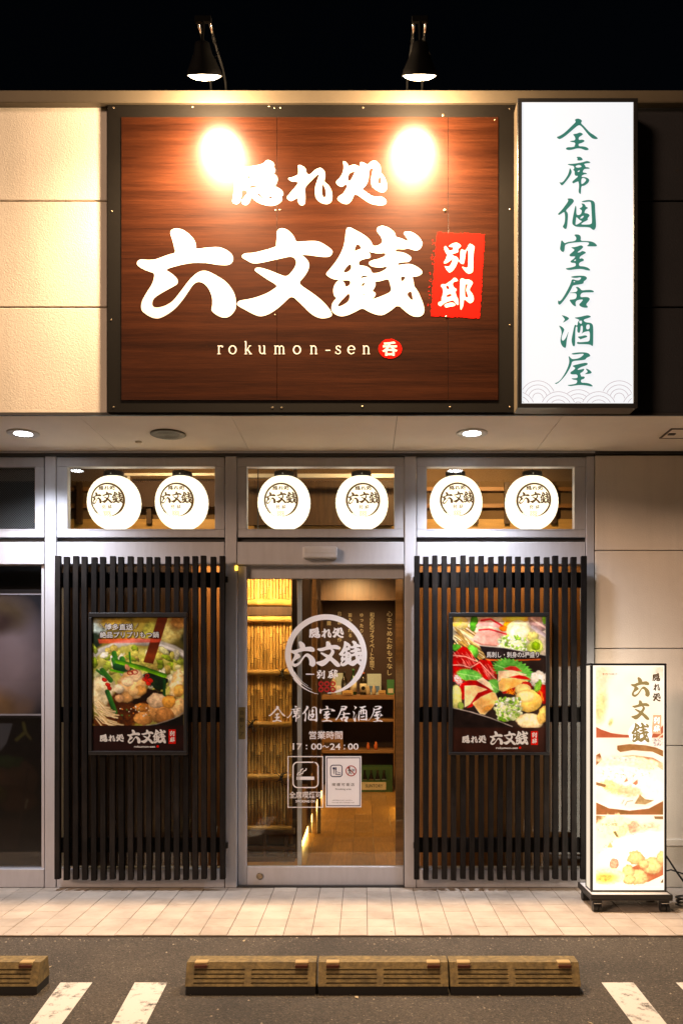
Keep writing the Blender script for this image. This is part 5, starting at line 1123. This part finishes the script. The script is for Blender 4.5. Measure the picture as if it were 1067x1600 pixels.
# timber framing seen through the transoms
for a, b in ((812, 827.5), (788, 794), (762, 768)): MB().box(-3.5, 3.5, 1.97, 2.018, Z(b, 2), Z(a, 2)).build('timber_rail', MT['ywood'] if a == 812 else MT['mwood'], up)
for px in (40, 128, 236, 268, 352, 404, 520, 640, 742, 790, 862): MB().box(X(px, 2) - .022, X(px, 2) + .022, 1.93, 1.969, Z(820, 2), Z(756 if px % 3 else 742, 2)).build('timber_stud', MT['dwood'], up)
MB().box(X(345, 1.6), X(660, 1.6), 1.58, 1.62, Z(747, 1.6), Z(741, 1.6)).build('ceiling_rail', MT['white'], up)
MB().box(X(180, 1.8), X(352, 1.8), 1.78, 1.80, Z(744, 1.8), Z(740, 1.8)).box(X(200, 1.8), X(204, 1.8), 1.78, 1.80, Z(800, 1.8), Z(744.5, 1.8)).build('picture_rail', MT['white'], up)
MB().box(X(204.5, 1.85), X(352, 1.85), 1.90, 1.92, Z(790, 1.85), Z(746, 1.85)).build('dark_opening', MT['darkwall'], up)
MB().box(X(384, 1.9), X(625, 1.9), 1.86, 1.89, Z(822, 1.9), Z(752, 1.9)).build('dark_panel', MT['dwood'], up)
# side panels behind the lattices
MB().box(X(300, .42), X(352, .42) + .05, .42, .44, 0, 2.3).build('cedar_panel', MT['orangeboard'], bld)
MB().box(X(60, .42), X(299.5, .42), .44, .46, 0, 2.3).build('dark_panel', MT['dwood'], bld)  # dark sheet added in place of the unlit part of the interior
for k in range(9):
    a = X(636, .40) + k * .135; MB().box(a + .001, a + .133, .40, .42, 0, 2.3).build('cedar_panel', MT['orangeboard'], bld)
# partitions round the corridor
MB().box(-.535, -.495, 1.9, 5.2, 0, 2.42).build('corridor_wall', MT['dwood'], bld)
MB().box(.385, .425, .46, 5.2, 0, 2.42).build('corridor_wall', MT['dwood'], bld)
MB().box(.372, .384, .50, 4.9, 0, .26).build('skirting_board', MT['mwood'], bld)
bw = MB().box(-.56, .44, 5.1, 5.14, 0, 2.42).build('corridor_end_wall', MT['darkwall'], bld)
MB().box(-.494, .384, 2.70, 2.74, Z(938, 2.7), 2.419).build('lintel_board', MT['dwood'], bld)
MB().box(-3.6, -.90, 1.2, 1.24, 0, 2.40).build('room_partition', MT['plaster'], bld)
MB().box(.43, 3.6, 1.2, 1.24, 0, 2.40).build('room_partition', MT['plaster'], bld)
YC = 5.095
cols = []
for body, x, a, b, wd in (('心をこめたおもてなし', 608.5, 954, 1056, 9.0), ('和の趣のプライベート空間で', 581, 957, 1047, 7.2), ('ゆったりと', 565, 957, 998, 6.4), ('旨み溢れる', 547, 957, 997, 6.4), ('自家製作り', 530.5, 952, 1020, 6.8), ('籠もる', 514, 966, 1012, 6.8)):
    cols.append(vtext(body, x, a, b, wd, .012))
MB_ = MB()
for s in cols: MB_.flat(s, YC)
MB_.build('wall_calligraphy', MT['cream'], bw)
# timber posts and the inner aluminium stile
for a, b, y0, mt_ in ((457, 464, .86, 'dwood'), (473, 486, 1.88, 'dwood'), (488, 494, 1.86, 'mwood'), (496, 501, 1.84, 'dwood')):
    MB().box(X(a, y0), X(b, y0), y0, y0 + .05, 0, 3.28 if y0 < 1 else 2.41).build('timber_post', MT[mt_], bld)
MB().pbox(464.8, 471.5, 904.5, 1353, .10, .13, c=.002).build('inner_door_stile', MT['alu'], bld)
MB().box(X(617.5, .47), X(634, .47), .43, .459, 0, 2.42).build('timber_post', MT['mwood'], bld)

# bamboo fence
YBf = .80
bf = thing('bamboo_fence', (-.85, YBf, 0), 'golden bamboo cane fence panel standing left inside the entrance', 'bamboo fence')
zb_, zt_ = Z(1292, YBf), Z(880, YBf); xr = X(456.5, YBf); pitch = .0235
def cane(seed):
    rnd = random.Random(seed); prof = []; z = 0; r = .0112 + rnd.uniform(-.0006, .0006); nx_ = rnd.uniform(.05, .2)
    prof.append((r, 0))
    while nx_ < zt_ - zb_ - .02:
        prof += [(r, nx_ - .006), (r * 1.16, nx_ - .002), (r * .86, nx_), (r * 1.12, nx_ + .003), (r, nx_ + .008)]; nx_ += rnd.uniform(.16, .26)
    prof.append((r * .97, zt_ - zb_)); mm = MB().lathe((0, 0, 0), prof, 10).mesh('cane', (0, 0, 0), True); mm.materials.append(MT['bamboo']); mm.materials.append(MT['node'])
    for f_i, pf in enumerate(mm.polygons): pf.material_index = 1 if (f_i // 10) % 5 in (2, 3) and f_i // 10 < len(prof) - 2 else 0
    return mm
cm = [cane(s) for s in range(6)]
k = 0
while xr - .011 - k * pitch > -1.32:
    share(cm[k * 5 % 6], 'cane', (xr - .011 - k * pitch, YBf + random.uniform(-.003, .003), zb_), bf, rot=(0, random.gauss(0, .0012), random.uniform(0, 6))); k += 1
MB().box(-1.33, xr, YBf + .014, YBf + .024, zb_, zt_).build('backing_board', MT['dwood'], bf)
for a, b in ((936, 947), (963, 972.5), (1046, 1055.5), (1127, 1136.5), (1209, 1219), (1290, 1299)):
    zc = Z((a + b) / 2, YBf - .03); r = (b - a) / 2 / F * 6.27
    pr_ = []
    L_ = xr + 1.33; q = 0
    while q < L_: pr_ += [(r, q + .004), (r, min(L_, q + .27)), (r * 1.10, min(L_, q + .275)), (r * .95, min(L_, q + .279))]; q += .283
    MB().lathe((-1.33, YBf - .03, zc), pr_, 12, (1, 0, 0)).build('rail', MT['bamboo'], bf, True)
MB().box(-1.33, xr, YBf - .035, YBf - .012, Z(962, YBf - .03), Z(948, YBf - .03)).build('cross_beam', MT['dwood'], bf)
for px, py in ((441, 1051), (394, 1131), (440, 1214)):
    c = Vector(P(px, py, YBf - .03)); m = MB(); r = .026
    for s in (-.006, .006): m.tube([(c.x + s + .010 * math.sin(a) , c.y - r * math.cos(a), c.z + r * math.sin(a)) for a in [i * math.pi / 6 for i in range(13)]], .004, 6)
    for dx, dz in ((-.05, .03), (-.045, -.03), (.05, .035), (.04, -.05), (.015, -.06)): m.tube([(c.x, c.y - r - .004, c.z), (c.x + dx * .6, c.y - r - .012, c.z + dz * 1.0), (c.x + dx, c.y - r - .004, c.z + dz)], .003, 5)
    m.build('rope_tie', MT['rope'], bf, True)
pl = thing('fence_plinth', (-.9, .80, 0), 'dark timber plinth with lit slots under the bamboo fence', 'plinth')
zp = zb_ - .012
MB().box(-1.33, xr + .02, .74, .86, zp - .035, zp - .001).box(-1.33, xr + .02, .745, .86, 0, .035).box(-1.33, xr + .02, .746, .86, .085, .11).build('rail', MT['dwood'], pl)
for px in (380, 414, 447): MB().box(X(px, .75) - .012, X(px, .75) + .012, .7455, .86, .0352, .0848).box(X(px, .75) - .012, X(px, .75) + .012, .7455, .86, .1102, zp - .0352).build('upright', MT['dwood'], pl)
MB().box(-1.32, xr, .84, .858, .036, zp - .036).build('back_board', MT['ywood'], pl)
# low timber skirting with glowing slots along the hallway
MB().box(-.494, -.480, 1.0, 4.55, .062, .42, c=.003).build('skirting_board', MT['mwood'], bld)
MB().box(-.535, -.4945, 1.0, 1.895, 0, .42, c=.003).build('half_wall', MT['mwood'], bld)
st3 = thing('floor_strip_light', (-.48, 2.6, 0), 'row of glowing warm slots at the foot of the left hallway wall', 'strip light')
for k in range(8):
    y = 1.3 + k * .36; MB().box(-.4935, -.478 + random.uniform(0, .012), y, y + random.uniform(.22, .31), .002, random.uniform(.045, .06)).build('lens', MT['striplight'], st3)
st4 = thing('floor_strip_light', (.38, 3.2, 0), 'glowing warm slot at the foot of the right hallway wall', 'strip light')
MB().box(.358, .3715, 2.5, 3.3, .01, .09).build('lens', MT['striplight'], st4)
# shelf unit at the end of the corridor
YH = 4.62
sh_ = thing('shelf_unit', (0, YH, 0), 'dark timber shelf unit with bottles at the end of the hallway', 'shelf')
sx0, sx1 = X(501, YH), X(616.5, YH)
for a, b, mt_ in ((1086, 1093, 'mwood'), (1124, 1128, 'mwood'), (1172, 1177, 'mwood')): MB().box(sx0 + .013, sx1 - .013, YH, 5.08, Z(b, YH), Z(a, YH), c=.002).build('shelf', MT[mt_], sh_)
MB().box(sx0, sx0 + .012, YH, 5.08, 0, Z(1084, YH)).box(sx1 - .012, sx1, YH, 5.08, 0, Z(1084, YH)).build('side_panel', MT['mwood'], sh_)
MB().box(sx0 + .013, sx1 - .013, 5.05, 5.08, 0, Z(1094, YH)).build('back_panel', MT['darkwall'], sh_)
zs = Z(1086, YH) + .0005
def bottle(px, Y, r, h, mt_, cap, lab, label):
    x = X(px, Y); t = thing('bottle', (x, Y, zs), label, 'bottle', 'bottles on the hallway shelf')
    MB().lathe((x, Y, zs), [(r * .9, 0), (r, .01), (r, h * .58), (r * .85, h * .66), (r * .36, h * .78), (r * .33, h * .93), (r * .38, h * .94)], 16).build('body', MT[mt_], t, True)
    MB().lathe((x, Y, zs), [(r * 1.02, h * .12), (r * 1.02, h * .5)], 16).build('label_band', MT[lab], t, True)
    MB().lathe((x, Y, zs + h * .92), [(r * .42, 0), (r * .42, h * .07), (r * .2, h * .08)], 12).build('cap', MT[cap], t, True)
bottle(521, YH + .10, .034, .25, 'ceramic', 'cream', 'cream', 'cream bottle with pale label, leftmost on the hallway shelf')
bottle(538, YH + .16, .036, .28, 'bottle', 'black', 'black', 'very dark bottle on the hallway shelf left of the green-necked bottle')
bottle(552, YH + .08, .040, .31, 'gbottle', 'carton', 'cream', 'dark green-necked bottle with cream label on the hallway shelf')
bottle(567.5, YH + .06, .042, .27, 'bottle', 'orange', 'cream', 'dark bottle with orange cap and round emblem label on the hallway shelf')
MB().lathe((X(567.5, YH + .06), YH + .06 - .043, zs + .08), [(.024, 0), (.024, .001), (.017, .0015), (.017, .001)], 18, (0, -1, 0)).build('label_emblem', MT['bottle'], bpy.data.objects['bottle.003'])
def cartn(px, Y, wd, h, mt_, band, label, zz=None):
    x = X(px, Y); z = zz or zs; t = thing('carton', (x, Y, z), label, 'carton', 'cartons on the hallway shelf')
    MB().box(x - wd / 2, x + wd / 2, Y - .04, Y + .04, z, z + h, c=.003).build('body', MT[mt_], t)
    MB().box(x - wd * .36, x + wd * .36, Y - .0415, Y - .0402, z + h * .12, z + h * .42).build('label_patch', MT[band], t)
    return t
cartn(530, YH + .22, .12, .26, 'silver', 'dwhite', 'silvery carton behind the cream bottle on the hallway shelf')
cartn(584.5, YH + .22, .17, .25, 'silver', 'blue', 'pale blue carton with animal picture behind the small jars')
cartn(610, YH + .10, .085, .18, 'carton', 'cream', 'green carton with brown picture at the right end of the hallway shelf')
cartn(543, YH + .03, .13, .055, 'ywood', 'mwood', 'low pale wooden box at the front left of the hallway shelf')
cartn(596.5, YH + .05, .085, .055, 'ywood', 'mwood', 'low pale wooden box at the front right of the hallway shelf')
def jar(px, Y, r, h, label, z=None, mt_='ceramic'):
    x = X(px, Y); z = z or zs
    tag(MB().lathe((x, Y, z), [(r * .7, 0), (r, h * .2), (r, h * .55), (r * .55, h * .85), (r * .45, h), (r * .3, h * .98)], 14).build('jar', MT[mt_], None, True), label, 'jar', 'small jars on the shelf unit')
jar(575, YH + .04, .026, .11, 'small cream sake jar below the orange-capped bottle, left one'); jar(584, YH + .04, .026, .11, 'small cream sake jar right of its twin on the hallway shelf')
z2 = Z(1172, YH) + .0005
jar(575, YH + .05, .020, .085, 'small amber glass jar on the middle shelf, left one', z2, 'orange'); jar(587, YH + .05, .022, .095, 'small amber glass jar on the middle shelf, right one', z2, 'orange')
cartn(519, YH + .12, .26, .20, 'mwood', 'dwood', 'brown wooden box on the lower left of the shelf unit', z2)
# beer crate
cr = thing('bottle_crate', (X(589, 4.5), 4.5, 0), 'green plastic bottle crate with cream label on the hallway floor', 'crate')
cx0, cx1, cy0, cy1 = X(563, 4.38), X(613, 4.38), 4.38, 4.60
m = MB().box(cx0, cx1, cy0, cy0 + .012, 0, .135).box(cx0, cx1, cy1 - .012, cy1, 0, .29).box(cx0, cx0 + .012, cy0 + .0122, cy1 - .0122, 0, .29).box(cx1 - .012, cx1, cy0 + .0122, cy1 - .0122, 0, .29).box(cx0, cx1, cy0, cy0 + .012, .255, .29).box(cx0, cx0 + .03, cy0, cy0 + .012, .1352, .2548).box(cx1 - .03, cx1, cy0, cy0 + .012, .1352, .2548).box(cx0 + .013, cx1 - .013, cy0 + .013, cy1 - .013, 0, .01)
m.build('body', MT['crate'], cr)
lbp = MB().box(cx0 + .015, cx1 - .075, cy0 - .003, cy0 - .0005, .025, .115).build('label_plate', MT['cream'], cr)
a0, a1 = 565.8, 603.5
MB().flat(fit(text('SUNTORY', .01), 571, 598, 1225.5, 1230.5), cy0 - .005).build('plate_lettering', MT['blackink'], lbp)
for k in range(4):
    x = cx0 + .05 + k * .075; z = .012
    tb = thing('crate_bottle', (x, 4.47, z), 'empty bottle in the green crate, %s from the left' % ('first', 'second', 'third', 'fourth')[k], 'bottle', 'bottles in the green crate')
    MB().lathe((x, 4.47, z), [(.028, 0), (.030, .01), (.030, .13), (.013, .19), (.012, .225), (.014, .23)], 14).build('body', MT['bottle'], tb, True)
    MB().lathe((x, 4.47, z), [(.0305, .115), (.0305, .128), (.022, .155), (.014, .185)], 14).build('label_band', MT['ceramic' if k < 2 else 'silver'], tb, True)

# warm interior lamps, hung behind the header
def hung_lamp(x, y, z, top, wts, aim, label):
    t = thing('interior_pendant_lamp', (x, y, z), label, 'pendant lamp', 'warm lamps hung inside the shop')
    d = Vector(aim).normalized()
    MB().lathe((x, y, z), [(.015, -.055), (.03, -.05), (.05, .0), (.056, .03), (.052, .03)], 20, d).build('housing', MT['black'], t, True)
    MB().lathe(Vector((x, y, z)) + d * .024, [(.05, 0), (.049, .002), (.001, .003)], 20, d).build('lens', MT['striplight'], t, True)
    MB().tube([Vector((x, y, z)) - d * .05, (x, y, top)], .004, 6).build('cord', MT['black'], t)
    li = bpy.data.lights.new('pendant_lamp_beam', 'SPOT'); li.energy = wts; li.color = (1.0, .60, .25); li.shadow_soft_size = .045; li.spot_size = R(150); li.spot_blend = .8
    lo = bpy.data.objects.new('pendant_lamp_beam', li); COL.objects.link(lo); lo.parent = t; lo.location = d * .06; lo.rotation_euler = d.to_track_quat('-Z', 'Y').to_euler()
hung_lamp(-.72, .36, 2.16, 3.30, 38, (0, .55, -.83), 'warm pendant lamp in front of the bamboo fence')
hung_lamp(1.1, 1.0, 3.20, 3.30, 55, (-.2, .6, -.6), 'warm pendant lamp high over the right-hand room')
hung_lamp(-1.7, 1.0, 3.20, 3.30, 45, (.2, .6, -.6), 'warm pendant lamp high over the left-hand room')
hung_lamp(0.1, 1.0, 3.20, 3.30, 26, (0, .6, -.6), 'warm pendant lamp high over the entrance')
hung_lamp(-.1, 2.25, 2.36, 2.42, 70, (0, .35, -.9), 'warm lamp at the head of the hallway ceiling')
hung_lamp(-.05, 3.4, 2.36, 2.42, 90, (0, .2, -1), 'warm lamp halfway down the hallway ceiling')
hung_lamp(-.05, 4.35, 2.36, 2.42, 34, (0, .3, -1), 'warm lamp over the shelf unit')

# unseen warm fill lamps, added behind the header to brighten the lattice boards
def cavity_fill_lamp(x, wts, label):
    z = 2.235; t = thing('added_fill_lamp', (x, .16, z), label, 'lamp', 'added fill lamps behind the shopfront header')
    MB().box(x - .10, x + .10, .112, .150, z - .012, z + .012, c=.003).build('housing', MT['black'], t)
    MB().box(x - .09, x + .09, .116, .146, z - .016, z - .0122).build('lens', MT['striplight'], t)
    li = bpy.data.lights.new('added_fill_beam', 'POINT'); li.energy = wts; li.color = (1.0, .60, .25); li.shadow_soft_size = .04
    lo = bpy.data.objects.new('added_fill_beam', li); COL.objects.link(lo); lo.parent = t; lo.location = (0, 0, -.05)
cavity_fill_lamp(-.98, 7, 'added unseen fill lamp behind the header, left lattice window')
cavity_fill_lamp(.60, 3.6, 'added unseen fill lamp behind the header, left half of the right lattice window')
cavity_fill_lamp(1.15, 3.6, 'added unseen fill lamp behind the header, right half of the right lattice window')

# grit and tiny litter on the asphalt and along the joints
m = MB(); rnd = random.Random(5)
for k in range(620):
    x, y = rnd.uniform(-2.4, 2.2), rnd.uniform(-2.6, -.9)
    if rnd.random() < .35: y = YK - abs(rnd.gauss(0, .05)) - .01
    z = GZ if y < YK else .0
    r = rnd.choice((.002, .003, .003, .004, .006)); a = rnd.uniform(0, 6)
    m.add([(x + r * math.cos(a + q) * rnd.uniform(.7, 1.3), y + r * math.sin(a + q) * rnd.uniform(.7, 1.3), z) for q in (0, 1.6, 3.1, 4.7)] + [(x, y, z + r * .8)], [[0, 1, 4], [1, 2, 4], [2, 3, 4], [3, 0, 4]])
tag(m.build('grit', mat('pale_grit', (.30, .25, .19), .9, var=.5, vs=60)), 'scattered pale grit on the asphalt before the pavement edge', 'grit', kind='stuff')
m = MB()
for x, y in ((-.03, -1.83), (.33, -1.30), (-.62, -1.06), (1.55, -1.9), (-1.48, -1.45), (.9, -2.1)):
    a = rnd.uniform(0, 6); L_ = rnd.uniform(.012, .02)
    p = [(x + L_ * math.cos(a), y + L_ * math.sin(a), GZ + .004), (x + L_ * .4 * math.cos(a + 1.6), y + L_ * .4 * math.sin(a + 1.6), GZ + .007), (x - L_ * math.cos(a), y - L_ * math.sin(a), GZ + .003), (x + L_ * .4 * math.cos(a - 1.6), y + L_ * .4 * math.sin(a - 1.6), GZ + .004)]
    m.add(p, [[0, 1, 2, 3]])
tag(m.build('leaf_litter', mat('dry_leaf', (.42, .33, .20), .8, var=.3, vs=40)), 'few tiny dry leaves lying on the asphalt', 'leaves', kind='stuff')
